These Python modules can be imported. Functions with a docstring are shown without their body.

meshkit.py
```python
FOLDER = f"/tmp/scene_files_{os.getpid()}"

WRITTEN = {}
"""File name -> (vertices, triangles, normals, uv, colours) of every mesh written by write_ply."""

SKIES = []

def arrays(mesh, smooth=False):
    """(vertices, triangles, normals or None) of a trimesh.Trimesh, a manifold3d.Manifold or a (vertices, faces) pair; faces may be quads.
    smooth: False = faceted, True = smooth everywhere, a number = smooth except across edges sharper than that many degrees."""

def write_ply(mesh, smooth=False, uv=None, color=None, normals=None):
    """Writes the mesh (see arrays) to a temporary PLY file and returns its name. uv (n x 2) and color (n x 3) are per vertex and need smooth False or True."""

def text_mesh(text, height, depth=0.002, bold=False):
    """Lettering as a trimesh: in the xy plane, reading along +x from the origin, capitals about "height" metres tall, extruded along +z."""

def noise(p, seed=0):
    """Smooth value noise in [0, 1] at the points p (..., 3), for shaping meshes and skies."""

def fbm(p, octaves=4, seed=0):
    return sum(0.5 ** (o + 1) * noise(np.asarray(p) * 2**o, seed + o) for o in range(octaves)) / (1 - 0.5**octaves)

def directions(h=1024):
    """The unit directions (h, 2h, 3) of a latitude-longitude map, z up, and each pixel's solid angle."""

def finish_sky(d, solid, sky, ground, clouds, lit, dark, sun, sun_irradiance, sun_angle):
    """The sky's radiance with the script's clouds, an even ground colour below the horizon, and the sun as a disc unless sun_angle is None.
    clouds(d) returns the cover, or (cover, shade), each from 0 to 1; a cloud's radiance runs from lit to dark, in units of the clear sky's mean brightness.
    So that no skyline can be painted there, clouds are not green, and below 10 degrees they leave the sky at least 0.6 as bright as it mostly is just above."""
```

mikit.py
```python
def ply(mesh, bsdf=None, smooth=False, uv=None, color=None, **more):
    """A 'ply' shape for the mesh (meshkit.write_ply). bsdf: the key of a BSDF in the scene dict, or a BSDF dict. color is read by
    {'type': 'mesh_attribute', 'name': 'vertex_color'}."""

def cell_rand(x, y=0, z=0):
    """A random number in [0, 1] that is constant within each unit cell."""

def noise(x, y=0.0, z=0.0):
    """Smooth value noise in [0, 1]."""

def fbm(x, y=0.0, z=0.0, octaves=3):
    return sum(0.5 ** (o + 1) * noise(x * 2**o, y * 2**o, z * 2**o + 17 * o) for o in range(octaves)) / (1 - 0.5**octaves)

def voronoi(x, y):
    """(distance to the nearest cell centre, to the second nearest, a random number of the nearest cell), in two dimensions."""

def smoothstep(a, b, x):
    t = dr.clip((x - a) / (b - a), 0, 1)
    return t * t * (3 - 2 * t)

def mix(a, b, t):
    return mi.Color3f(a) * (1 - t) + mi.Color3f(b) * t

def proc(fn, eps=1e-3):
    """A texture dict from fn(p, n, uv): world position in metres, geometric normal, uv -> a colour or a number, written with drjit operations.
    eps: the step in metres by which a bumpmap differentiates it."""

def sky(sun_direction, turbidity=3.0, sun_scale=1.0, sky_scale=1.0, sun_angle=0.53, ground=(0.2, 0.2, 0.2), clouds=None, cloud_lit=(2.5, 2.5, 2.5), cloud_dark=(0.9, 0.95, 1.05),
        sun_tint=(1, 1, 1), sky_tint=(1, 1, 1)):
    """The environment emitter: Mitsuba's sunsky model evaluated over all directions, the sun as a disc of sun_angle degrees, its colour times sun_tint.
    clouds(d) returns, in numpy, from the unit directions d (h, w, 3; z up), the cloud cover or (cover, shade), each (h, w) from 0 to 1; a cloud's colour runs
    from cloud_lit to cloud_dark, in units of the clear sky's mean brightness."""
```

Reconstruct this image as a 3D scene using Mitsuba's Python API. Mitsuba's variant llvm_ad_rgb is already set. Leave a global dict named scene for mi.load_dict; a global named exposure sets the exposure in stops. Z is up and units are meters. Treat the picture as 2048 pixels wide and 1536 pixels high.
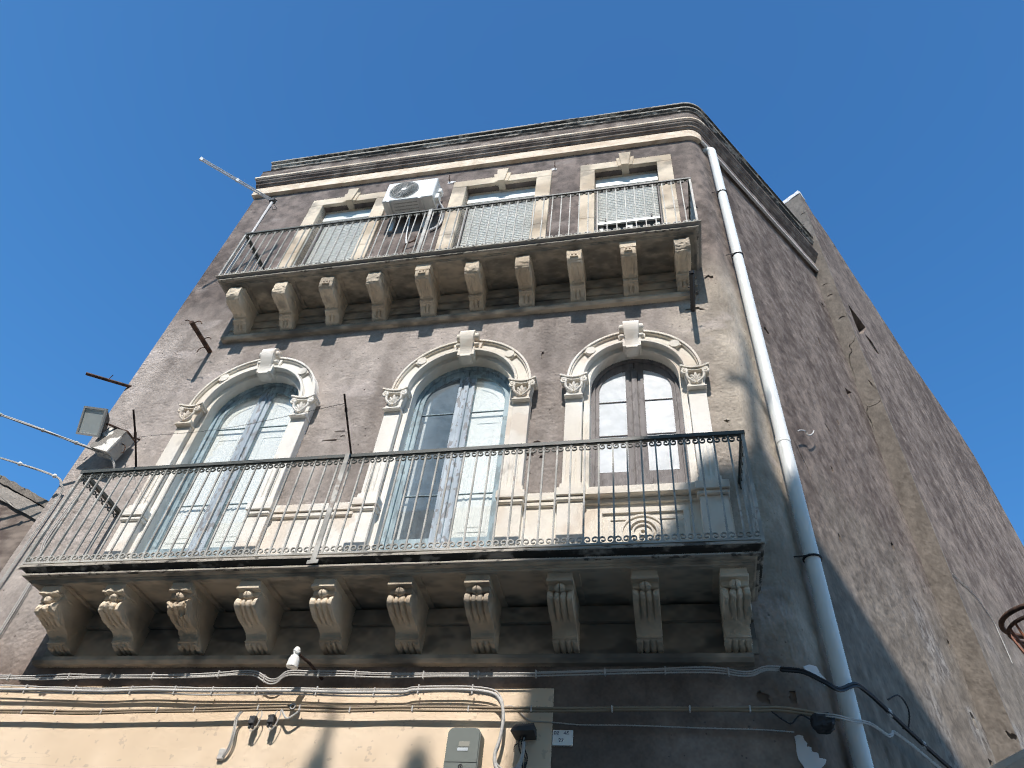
import math
import numpy as np
import drjit as dr
import mitsuba as mi
import trimesh
from manifold3d import CrossSection, Manifold
import meshkit
import mikit
from mikit import proc, noise, fbm, voronoi, smoothstep, mix

T = mi.ScalarTransform4f
rng = np.random.default_rng(7)
scene, labels = {'type': 'scene'}, {}

# ------------------------------------------------------------------ camera, sky, exposure
CAM = np.array([6.159, -4.970, 1.567])
FWD = np.array([-0.18810415, 0.66552464, 0.72228373])
UP = np.array([0.07515665, -0.72350133, 0.68621958])
scene['sensor'] = {
    'type': 'perspective', 'fov': 70.35, 'fov_axis': 'x', 'near_clip': 0.05, 'far_clip': 2000.0,
    'to_world': T().look_at(origin=CAM.tolist(), target=(CAM + FWD).tolist(), up=UP.tolist()),
    'film': {'type': 'hdrfilm', 'width': 1024, 'height': 768}, 'sampler': {'type': 'independent', 'sample_count': 64}}
SUN = (0.0, -1.0, 1.1)
scene['sky'] = mikit.sky(SUN, turbidity=4.0, ground=(0.26, 0.23, 0.19), sun_tint=(0.90, 1.02, 1.28), sky_tint=(0.46, 0.95, 1.28))
exposure = 2.15

# ------------------------------------------------------------------ helpers
used = set()


def numbered(key):
    if key not in used:
        used.add(key)
        return key
    k = 1
    while f'{key}_{k:03d}' in used:
        k += 1
    key = f'{key}_{k:03d}'
    used.add(key)
    return key


def add(key, mesh, mat, smooth=False, label=None, cat=None, group=None, kind=None):
    key = numbered(key)
    scene[key] = mikit.ply(mesh, mat, smooth=smooth)
    tag(key, label, cat, group, kind)
    return key


def put(key, shape, M):
    key = numbered(key)
    scene[key] = {**shape, 'to_world': M}
    return key


def tag(key, label=None, cat=None, group=None, kind=None):
    d = {k: v for k, v in (('label', label), ('category', cat), ('group', group), ('kind', kind)) if v}
    if d:
        labels[key] = d


def thing(key, label, cat, group=None):
    key = numbered(key)
    tag(key, label, cat, group)
    return key


def cs(pts):
    c = CrossSection([[tuple(map(float, p)) for p in pts]])
    if c.area() <= 0:
        c = CrossSection([[tuple(map(float, p)) for p in pts][::-1]])
    return c


def mesh_of(m):
    q = m.to_mesh()
    return trimesh.Trimesh(np.array(q.vert_properties[:, :3], float), np.array(q.tri_verts), process=False)


XZ = np.array([[1, 0, 0, 0], [0, 0, -1, 0], [0, 1, 0, 0]], float)      # polygon in (x, z), extruded towards -y
YZ = np.array([[0, 0, 1, 0], [1, 0, 0, 0], [0, 1, 0, 0]], float)       # polygon in (y, z), extruded towards +x
SD = np.array([0.588, 0.809, 0.0]); SN = np.array([0.809, -0.588, 0.0])  # along and out of the side wall
SW = np.column_stack([SD, [0, 0, 1], SN, [0, 0, 0]])                   # polygon in (s, z), extruded outwards


def ex_xz(c, yback, yfront):
    """section in (x, z) from y = yback out to y = yfront (smaller)"""
    m = c.extrude(yback - yfront).transform(XZ)
    return m.translate((0, yback, 0))


def ex_yz(c, x0, x1):
    return c.extrude(x1 - x0).transform(YZ).translate((x0, 0, 0))


def ex_side(c, n0, n1):
    m = c.extrude(n1 - n0).transform(SW)
    return m.translate(tuple(SN * n0))


def box(x0, x1, y0, y1, z0, z1):
    return Manifold.cube((x1 - x0, y1 - y0, z1 - z0)).translate((x0, y0, z0))


def rbox(x0, x1, y0, y1, z0, z1, r=0.004):
    """box with small chamfers"""
    c = Manifold.cube((x1 - x0, y1 - y0, z1 - z0)).translate((x0, y0, z0))
    pts = []
    for sx in (0, 1):
        for sy in (0, 1):
            for sz in (0, 1):
                p = np.array([(x0, x1)[sx], (y0, y1)[sy], (z0, z1)[sz]])
                d = np.array([1 - 2 * sx, 1 - 2 * sy, 1 - 2 * sz]) * r
                for k in range(3):
                    q = p + d
                    q[k] = p[k]
                    pts.append(q)
    return Manifold.hull_points(np.array(pts))


def obox(c, u, v, w):
    """box with centre c and half axes u, v, w"""
    c, u, v, w = (np.array(a, float) for a in (c, u, v, w))
    return Manifold.hull_points(np.array([c + a * u + b * v + d * w for a in (-1, 1) for b in (-1, 1) for d in (-1, 1)]))


def union(*ms):
    ms = [m for a in ms for m in (a if isinstance(a, (list, tuple)) else [a])]
    out = ms[0]
    for m in ms[1:]:
        out = out + m
    return out


def cat(*ms):
    out = []
    for a in ms:
        for m in (a if isinstance(a, (list, tuple)) else [a]):
            if hasattr(m, 'to_mesh'):
                m = mesh_of(m)
            elif isinstance(m, tuple):
                v, f = np.asarray(m[0], float), np.asarray(m[1], int)
                if f.shape[1] == 4:
                    f = np.vstack([f[:, [0, 1, 2]], f[:, [0, 2, 3]]])
                m = trimesh.Trimesh(v, f, process=False)
            out.append(m)
    return trimesh.util.concatenate(out)


def tube(points, r, sides=8, closed=False, caps=True):
    p = np.asarray(points, float)
    r = np.broadcast_to(r, (len(p),))
    keep = np.concatenate([[True], np.linalg.norm(np.diff(p, axis=0), axis=1) > 1e-7])
    p, r = p[keep], r[keep]
    n = len(p)
    t = np.empty_like(p)
    if closed:
        t = np.roll(p, -1, 0) - np.roll(p, 1, 0)
    else:
        t[1:-1] = p[2:] - p[:-2]
        t[0], t[-1] = p[1] - p[0], p[-1] - p[-2]
    t /= np.linalg.norm(t, axis=1, keepdims=True) + 1e-12
    a = np.cross(t[0], [0.31, 0.2, 0.93])
    a /= np.linalg.norm(a)
    A = []
    for k in range(n):
        a = a - t[k] * (a @ t[k])
        a /= np.linalg.norm(a)
        A.append(a)
    A = np.array(A)
    B = np.cross(t, A)
    ang = np.arange(sides) * 2 * np.pi / sides
    R = np.broadcast_to(r, (n,))
    v = (p[:, None] + R[:, None, None] * (np.cos(ang)[None, :, None] * A[:, None] + np.sin(ang)[None, :, None] * B[:, None])).reshape(-1, 3)
    f = []
    for i in range(n if closed else n - 1):
        i2 = (i + 1) % n
        for j in range(sides):
            j2 = (j + 1) % sides
            q = (i * sides + j, i * sides + j2, i2 * sides + j2, i2 * sides + j)
            f += [(q[0], q[1], q[2]), (q[0], q[2], q[3])]
    if caps and not closed:
        v = np.vstack([v, p[0], p[-1]])
        for j in range(sides):
            j2 = (j + 1) % sides
            f += [(n * sides, j2, j), (n * sides + 1, (n - 1) * sides + j, (n - 1) * sides + j2)]
    return trimesh.Trimesh(v, np.array(f), process=False)


def spline(pts, n=8):
    """Catmull-Rom through the points"""
    p = np.asarray(pts, float)
    q = np.vstack([2 * p[0] - p[1], p, 2 * p[-1] - p[-2]])
    out = []
    for i in range(1, len(q) - 2):
        for k in range(n):
            t = k / n
            out.append(0.5 * ((2 * q[i]) + (q[i + 1] - q[i - 1]) * t + (2 * q[i - 1] - 5 * q[i] + 4 * q[i + 1] - q[i + 2]) * t ** 2 + (3 * q[i] - q[i - 1] - 3 * q[i + 1] + q[i + 2]) * t ** 3))
    out.append(p[-1])
    return np.array(out)


def rough(mesh, amp, freq, seed=0, axis=None):
    """uneven surface: vertices moved by noise"""
    v = np.array(mesh.vertices)
    d = np.stack([meshkit.fbm(v * freq + 31.7 * k, 3, seed + 9 * k) - 0.5 for k in range(3)], -1) * 2 * amp
    if axis is not None:
        d = d * np.asarray(axis)
    return trimesh.Trimesh(v + d, mesh.faces, process=False)


def fine(m, length):
    """the manifold cut into pieces no longer than length"""
    return m.refine_to_length(length)


def arch_pts(hw, zs, z0, n=40, cx=0.0, rz=None):
    """upright opening with a round head: springing at zs, foot at z0"""
    rz = hw if rz is None else rz
    a = np.linspace(0, np.pi, n)
    return [(cx + hw, z0)] + [(cx + hw * math.cos(t), zs + rz * math.sin(t)) for t in a] + [(cx - hw, z0)]


def arch(hw, zs, z0, cx=0.0, rz=None):
    return cs(arch_pts(hw, zs, z0, 48, cx, rz))


def rect(x0, x1, z0, z1):
    return cs([(x0, z0), (x1, z0), (x1, z1), (x0, z1)])


# ------------------------------------------------------------------ materials
def bsdf(key, color, rough_=0.8, bump=None, spec=0.3, metallic=0.0, eps=2e-3, two=True, **more):
    c = proc(color) if callable(color) else {'type': 'rgb', 'value': list(color)}
    b = {'type': 'principled', 'base_color': c, 'roughness': proc(rough_) if callable(rough_) else rough_, 'specular': spec, 'metallic': metallic, **more}
    if bump is not None:
        b = {'type': 'bumpmap', 'arbitrary': proc(bump, eps), 'scale': 1.0, 'bsdf': b}
    scene[key] = {'type': 'twosided', 'bsdf': b} if two else b
    return key


def c3(r, g, b):
    return mi.Color3f(r, g, b)


def specks(x, y, scale, size):
    d, _, w = voronoi(x * scale, y * scale)
    return dr.select(w > 0.55, 1 - smoothstep(size * 0.6, size, d + (w - 0.5) * size), 0.0)


def stucco_color(p, n, uv):
    u = p.x + p.y * 0.8
    big = fbm(u * 0.55, p.z * 0.5, 3.1, 3)
    mid = fbm(u * 2.3 + 9, p.z * 1.9, 1.7, 4)
    small = fbm(u * 11, p.z * 9, 5.2, 3)
    grain = fbm(u * 60, p.z * 60, p.y * 60, 2)
    run = fbm(u * 7 + big * 2, p.z * 0.55, 8.3, 3)                       # washed-down streaks of the old limewash
    mauve = smoothstep(8.1, 9.2, p.z + (mid - 0.5) * 1.2)               # the top storey keeps its dark mauve coat
    foot = 1 - smoothstep(3.6, 4.6, p.z + (mid - 0.5) * 0.8)            # bare soot-brown render of the ground floor
    corner = smoothstep(6.2, 7.0, p.x + (mid - 0.5) * 0.5)
    base = mix(c3(0.175, 0.152, 0.138), c3(0.375, 0.333, 0.302), smoothstep(0.28, 0.70, 0.42 * big + 0.38 * mid + 0.3 * run - 0.04))
    base = mix(base, mix(c3(0.22, 0.19, 0.15), c3(0.43, 0.38, 0.31), smoothstep(0.25, 0.7, mid)), corner * 0.8)
    base = mix(base, mix(c3(0.085, 0.070, 0.064), c3(0.20, 0.162, 0.143), smoothstep(0.25, 0.75, 0.5 * mid + 0.5 * small)), mauve * 0.92)
    base = mix(base, mix(c3(0.115, 0.085, 0.068), c3(0.27, 0.205, 0.165), smoothstep(0.3, 0.7, mid)), foot * 0.85)
    pale = smoothstep(0.62, 0.74, fbm(u * 1.6 + 40, p.z * 3.4, 2.2, 4))
    base = mix(base, c3(0.46, 0.41, 0.385), pale * 0.45 * (1 - mauve * 0.6) * (1 - foot * 0.7))
    pit = specks(u, p.z, 9.0, 0.10) * smoothstep(0.45, 0.6, mid)
    base = mix(base, c3(0.09, 0.075, 0.07), pit * 0.7)
    return base * (0.60 + 0.50 * small + 0.32 * grain)


def stucco_bump(p, n, uv):
    u = p.x + p.y * 0.8
    return 0.011 * fbm(u * 9, p.z * 9, 1.0, 3) + 0.009 * fbm(u * 38, p.z * 38, 4.0, 2) - 0.006 * specks(u, p.z, 9.0, 0.10)


def side_color(p, n, uv):
    s = p.x * 0.588 + p.y * 0.809
    w = p.x * 0.809 - p.y * 0.588
    u = s + w * 1.3
    big = fbm(u * 0.6, p.z * 0.4, 7.7, 3)
    run = fbm(u * 4.5, p.z * 1.5, 2.9, 4)                                # washed streaks running down
    mid = fbm(u * 2.2, p.z * 2.0, 6.1, 3)
    small = fbm(u * 13, p.z * 10, 1.3, 3)
    grain = fbm(u * 42, p.z * 32, 9.9, 2)
    t = smoothstep(0.3, 0.72, 0.25 * big + 0.32 * run + 0.45 * small - 0.02)
    base = mix(c3(0.084, 0.066, 0.058), c3(0.205, 0.168, 0.145), t)
    low = 1 - smoothstep(4.6, 7.0, p.z + (mid - 0.5) * 2.2)
    base = mix(base, mix(c3(0.12, 0.103, 0.082), c3(0.29, 0.262, 0.222), 0.5 * mid + 0.5 * small), low * 0.65)
    raw = smoothstep(0.48, 0.62, mid) * (1 - smoothstep(4.8, 6.4, p.z)) * smoothstep(6.0, 6.5, s + (mid - 0.5))
    base = mix(base, mix(c3(0.085, 0.08, 0.08), c3(0.31, 0.30, 0.285), smoothstep(0.35, 0.65, fbm(u * 26, p.z * 16, 3.0, 2))), raw * 0.5)
    nick = specks(u * 1.7, p.z * 0.6, 7.0, 0.12)
    base = mix(base, c3(0.07, 0.06, 0.056), nick * 0.35)
    face = 1 - smoothstep(7.37, 7.40, s)                                   # the narrow return of the next house is coated in paler mortar
    face = face * smoothstep(7.345, 7.35, s)
    base = mix(base, mix(c3(0.128, 0.112, 0.096), c3(0.205, 0.183, 0.160), 0.5 * mid + 0.5 * small), face * 0.9)
    base = base * (0.62 + 0.46 * small + 0.32 * grain)
    turn_ = smoothstep(4.35, 4.85, s + (mid - 0.5) * 0.5)                  # the facade's own coat is carried round the corner
    return mix(stucco_color(p, n, uv), base, turn_)


def side_bump(p, n, uv):
    u = p.x * 1.64 + p.y * 0.044
    return 0.014 * fbm(u * 7, p.z * 4, 1.0, 3) + 0.009 * fbm(u * 30, p.z * 22, 4.0, 2)


def cream_color(p, n, uv):
    u = p.x + p.y
    big = fbm(u * 1.1, p.z * 1.0, 4.0, 3)
    mid = fbm(u * 6, p.z * 5, 2.0, 3)
    grain = noise(u * 70, p.z * 70, p.y * 70)
    base = mix(c3(0.655, 0.605, 0.52), c3(0.74, 0.715, 0.66), smoothstep(0.3, 0.7, big))
    rub = smoothstep(0.58, 0.72, fbm(u * 3.3 + 5, p.z * 3.0, 9.0, 4))
    base = mix(base, c3(0.56, 0.45, 0.35), rub * 0.4)
    soot = smoothstep(0.66, 0.78, fbm(u * 4.1 + 25, p.z * 2.6, 5.0, 4))
    base = mix(base, c3(0.36, 0.33, 0.29), soot * 0.5)
    return base * (0.88 + 0.14 * mid + 0.06 * grain)


def cream_bump(p, n, uv):
    u = p.x + p.y
    return 0.003 * fbm(u * 14, p.z * 14, 2.0, 3) + 0.0012 * noise(u * 70, p.z * 70, 3.0)


def stone_color(p, n, uv):
    """soft yellow stone, weathered, of corbels and window surrounds"""
    big = fbm(p.x * 2.1, p.y * 2.1, p.z * 2.1, 3)
    mid = fbm(p.x * 9, p.y * 9, p.z * 9, 3)
    grain = noise(p.x * 90, p.y * 90, p.z * 90)
    base = mix(c3(0.47, 0.385, 0.285), c3(0.68, 0.585, 0.455), smoothstep(0.3, 0.7, big))
    crust = smoothstep(0.56, 0.72, fbm(p.x * 3.3 + 7, p.y * 3.3, p.z * 3.3, 4))
    base = mix(base, c3(0.17, 0.155, 0.135), crust * 0.5)
    return base * (0.78 + 0.3 * mid + 0.1 * grain)


def stone_bump(p, n, uv):
    return 0.004 * fbm(p.x * 22, p.y * 22, p.z * 22, 3) + 0.0015 * noise(p.x * 90, p.y * 90, p.z * 90)


def crust_color(p, n, uv):
    """balcony edges and copings: stone under black lichen crust, scraped pale along broken edges"""
    a = fbm(p.x * 3.0, p.y * 3.0, p.z * 9.0, 4)
    b = fbm(p.x * 17, p.y * 17, p.z * 30, 3)
    t = smoothstep(0.50, 0.66, 0.6 * a + 0.42 * b)
    return mix(c3(0.055, 0.052, 0.047), c3(0.34, 0.31, 0.27), t) * (0.7 + 0.5 * b)


def soffit_color(p, n, uv):
    a = fbm(p.x * 1.3, p.y * 2.5, p.z * 2, 4)
    b = fbm(p.x * 8, p.y * 14, p.z * 9, 3)
    t = smoothstep(0.35, 0.65, 0.6 * a + 0.4 * b)
    base = mix(c3(0.26, 0.23, 0.19), c3(0.56, 0.47, 0.36), t)
    mould = smoothstep(0.6, 0.72, fbm(p.x * 2.4 + 11, p.y * 3, p.z * 4, 4))
    return mix(base, c3(0.10, 0.10, 0.095), mould * 0.7) * (0.8 + 0.3 * b)


def brown_color(p, n, uv):
    u = p.x + p.y
    a = fbm(u * 1.2, p.z * 16, 3.0, 3)
    b = fbm(u * 7, p.z * 10, 5.0, 3)
    return mix(c3(0.125, 0.10, 0.088), c3(0.25, 0.21, 0.18), smoothstep(0.3, 0.7, 0.5 * a + 0.5 * b)) * (0.8 + 0.35 * b)


def yellow_color(p, n, uv):
    big = fbm(p.x * 0.8, p.z * 0.8, 1.0, 3)
    mid = fbm(p.x * 4, p.z * 4, 2.0, 3)
    base = mix(c3(0.675, 0.535, 0.38), c3(0.735, 0.60, 0.445), smoothstep(0.3, 0.7, 0.6 * big + 0.4 * mid))
    # hairline cracks follow the level lines of a noise field
    line = dr.abs(fbm(p.x * 0.35 + 3, p.z * 4.2, 8.0, 4) - 0.5)
    base = mix(base, c3(0.42, 0.33, 0.24), (1 - smoothstep(0.0, 0.006, line)) * 0.3)
    chip = smoothstep(0.74, 0.78, fbm(p.x * 24, p.z * 24, 4.0, 3))
    base = mix(base, c3(0.46, 0.37, 0.28), chip * 0.5)
    return base * (0.93 + 0.1 * mid)


def yellow_bump(p, n, uv):
    return 0.004 * fbm(p.x * 7, p.z * 7, 1.0, 3) + 0.0016 * noise(p.x * 55, p.z * 55, 2.0)


def wood_color(pale, dark, flake, amount):
    def fn(p, n, uv):
        g = fbm(p.x * 40, p.z * 2.2, p.y * 40, 3)
        m = fbm(p.x * 7, p.z * 4.5, 3.0, 3)
        f = smoothstep(0.62 - amount * 0.08, 0.70 - amount * 0.08, fbm(p.x * 34, p.z * 17, 7.0, 4))
        base = mix(c3(*dark), c3(*pale), smoothstep(0.25, 0.75, 0.5 * m + 0.5 * g))
        return mix(base, c3(*flake), f * amount) * (0.85 + 0.25 * g)
    return fn


def wood_bump(p, n, uv):
    f = smoothstep(0.58, 0.66, fbm(p.x * 34, p.z * 17, 7.0, 4))
    return -0.0012 * f + 0.0008 * fbm(p.x * 60, p.z * 4, 1.0, 2)


def iron_color(p, n, uv):
    a = fbm(p.x * 5, p.y * 5, p.z * 5, 3)
    b = fbm(p.x * 30, p.y * 30, p.z * 30, 2)
    base = mix(c3(0.27, 0.265, 0.24), c3(0.46, 0.45, 0.41), smoothstep(0.3, 0.7, a))
    rust = smoothstep(0.60, 0.74, 0.6 * a + 0.4 * b)
    return mix(base, c3(0.20, 0.135, 0.10), rust * 0.6)


def rail_color(p, n, uv):
    a = fbm(p.x * 6, p.y * 6, p.z * 6, 3)
    b = fbm(p.x * 40, p.y * 40, p.z * 40, 2)
    base = mix(c3(0.040, 0.046, 0.042), c3(0.105, 0.112, 0.10), a)
    return mix(base, c3(0.13, 0.08, 0.055), smoothstep(0.6, 0.75, 0.5 * a + 0.5 * b) * 0.6)


def rust_color(p, n, uv):
    a = fbm(p.x * 20, p.y * 20, p.z * 20, 3)
    return mix(c3(0.035, 0.023, 0.019), c3(0.11, 0.060, 0.040), smoothstep(0.3, 0.7, a))


def pvc_color(p, n, uv):
    a = fbm(p.x * 12, p.y * 12, p.z * 1.2, 3)
    b = fbm(p.x * 30, p.y * 30, p.z * 3, 3)
    base = mix(c3(0.66, 0.68, 0.66), c3(0.76, 0.78, 0.76), a)
    return mix(base, c3(0.36, 0.35, 0.32), smoothstep(0.62, 0.76, 0.5 * a + 0.5 * b) * 0.5)


def cable_color(p, n, uv):
    a = fbm(p.x * 8, p.y * 40, p.z * 60, 3)
    return mix(c3(0.36, 0.345, 0.32), c3(0.56, 0.55, 0.52), a)


def box_color(p, n, uv):
    a = fbm(p.x * 9 + 3, p.y * 9, p.z * 9, 4)
    t = smoothstep(0.50, 0.53, a)
    return mix(c3(0.24, 0.225, 0.20), c3(0.74, 0.72, 0.66), t)


def white_color(p, n, uv):
    a = fbm(p.x * 3, p.y * 3, p.z * 3, 3)
    return mix(c3(0.60, 0.61, 0.58), c3(0.74, 0.75, 0.72), a)


def shutter_paint(p, n, uv):
    a = fbm(p.x * 5, p.z * 3, 3.0, 3)
    g = fbm(p.x * 50, p.z * 3, 1.0, 2)
    return mix(c3(0.70, 0.73, 0.69), c3(0.78, 0.80, 0.76), a) * (0.92 + 0.1 * g)


bsdf('stucco', stucco_color, 0.95, stucco_bump, 0.15)
bsdf('side_stucco', side_color, 0.95, side_bump, 0.15)
bsdf('cream_paint', cream_color, 0.85, cream_bump, 0.2)
def peach_color(p, n, uv):
    u = p.x + p.y
    a = fbm(u * 2.0, p.z * 12, 3.0, 3)
    b = fbm(u * 9, p.z * 14, 5.0, 3)
    return mix(c3(0.60, 0.475, 0.35), c3(0.70, 0.60, 0.475), smoothstep(0.3, 0.7, 0.5 * a + 0.5 * b)) * (0.88 + 0.2 * b)


bsdf('peach_paint', peach_color, 0.85, cream_bump, 0.2)
bsdf('weathered_stone', stone_color, 0.95, stone_bump, 0.15)
bsdf('black_crust', crust_color, 0.95, stone_bump, 0.15)
def edge_color(p, n, uv):
    """scraped pale upper edges with crumbs of black crust"""
    a = fbm(p.x * 2.2, p.y * 2.2, p.z * 5.0, 4)
    b = fbm(p.x * 26, p.y * 26, p.z * 40, 3)
    return mix(c3(0.42, 0.385, 0.33), c3(0.10, 0.095, 0.085), smoothstep(0.50, 0.62, 0.55 * a + 0.45 * b)) * (0.75 + 0.4 * b)


bsdf('pale_edge', edge_color, 0.95, stone_bump, 0.15)
bsdf('soffit_plaster', soffit_color, 0.95, stone_bump, 0.15)
bsdf('old_coping', lambda p, n, uv: mix(c3(0.10, 0.09, 0.08), c3(0.27, 0.24, 0.205), fbm(p.x * 9, p.y * 9, p.z * 9, 4)), 0.95, stone_bump, 0.15)
bsdf('grey_render', lambda p, n, uv: mix(c3(0.20, 0.18, 0.16), c3(0.36, 0.335, 0.30), fbm(p.x * 6, p.y * 6, p.z * 8, 4)), 0.95, stone_bump, 0.15)
bsdf('brown_render', brown_color, 0.95, stone_bump, 0.15)
bsdf('yellow_plaster', yellow_color, 0.9, yellow_bump, 0.15)
bsdf('blue_wood', wood_color((0.36, 0.455, 0.49), (0.215, 0.29, 0.325), (0.15, 0.17, 0.175), 0.55), 0.7, wood_bump, 0.3)
bsdf('worn_wood', wood_color((0.44, 0.50, 0.55), (0.28, 0.335, 0.385), (0.20, 0.185, 0.18), 0.7), 0.75, wood_bump, 0.3)
bsdf('brown_wood', wood_color((0.215, 0.198, 0.192), (0.15, 0.138, 0.136), (0.11, 0.098, 0.095), 0.5), 0.7, wood_bump, 0.3)
bsdf('shutter_white', shutter_paint, 0.6, None, 0.3)
bsdf('iron_grey', iron_color, 0.6, None, 0.4)
bsdf('iron_green', rail_color, 0.55, None, 0.4)
bsdf('rusty_iron', rust_color, 0.85, None, 0.3)
bsdf('white_pvc', pvc_color, 0.45, None, 0.45)
bsdf('cable_sheath', cable_color, 0.6, None, 0.3)
bsdf('tan_sheath', lambda p, n, uv: mix(c3(0.20, 0.155, 0.105), c3(0.33, 0.26, 0.185), fbm(p.x * 8, p.y * 40, p.z * 60, 3)), 0.75, None, 0.2)
bsdf('black_rubber', (0.025, 0.025, 0.027), 0.6, None, 0.4)
bsdf('flaking_box', box_color, 0.7, None, 0.3)
bsdf('white_enamel', white_color, 0.4, None, 0.5)
bsdf('plastic_white', (0.62, 0.63, 0.61), 0.45, None, 0.5)
bsdf('grille_dark', (0.045, 0.046, 0.048), 0.6, None, 0.4)
bsdf('grille_grey', (0.36, 0.36, 0.34), 0.5, None, 0.4)
bsdf('galvanised', (0.52, 0.53, 0.52), 0.45, None, 0.5, metallic=0.5)
bsdf('alu', (0.75, 0.77, 0.78), 0.3, None, 0.5, metallic=0.6)
bsdf('grey_resin', (0.135, 0.152, 0.138), 0.6, None, 0.4)
bsdf('pale_label', (0.42, 0.46, 0.48), 0.6, None, 0.4)
bsdf('flood_glass', (0.50, 0.545, 0.53), 0.12, None, 0.6)
bsdf('dun_label', (0.27, 0.265, 0.225), 0.7, None, 0.3)
bsdf('ink_blue', (0.03, 0.04, 0.10), 0.6, None, 0.3)
bsdf('room_plaster', (0.50, 0.48, 0.44), 0.95, None, 0.1)
bsdf('sunlit_rust', (0.22, 0.085, 0.045), 0.6, None, 0.4)  # brighter orange rust: sunlight on the bowed bars is put into the colour
bsdf('porcelain', (0.80, 0.80, 0.76), 0.25, None, 0.6)
bsdf('asphalt', lambda p, n, uv: c3(0.34, 0.295, 0.235) * (0.7 + 0.6 * fbm(p.x * 5, p.y * 5, 1.0, 3)), 0.9, None, 0.2)
bsdf('pavement_stone', lambda p, n, uv: c3(0.36, 0.32, 0.26) * (0.75 + 0.5 * fbm(p.x * 4, p.y * 4, 1.0, 3)), 0.9, None, 0.2)
bsdf('street_plaster', lambda p, n, uv: mix(c3(0.64, 0.51, 0.37), c3(0.70, 0.58, 0.43), fbm(p.x, p.y, p.z, 3)), 0.9, None, 0.2)
bsdf('old_white', (0.62, 0.60, 0.58), 0.9, None, 0.2)


def dusty(key, weight, dust):
    w = proc(weight) if callable(weight) else {'type': 'float', 'value': weight} if False else weight
    scene[key] = {'type': 'blendbsdf', 'weight': w if not isinstance(w, float) else {'type': 'uniform', 'value': w},
                  'glass': {'type': 'thindielectric', 'int_ior': 1.5},
                  'dust': {'type': 'twosided', 'bsdf': {'type': 'diffuse', 'reflectance': {'type': 'rgb', 'value': list(dust)}}}}
    return key


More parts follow.
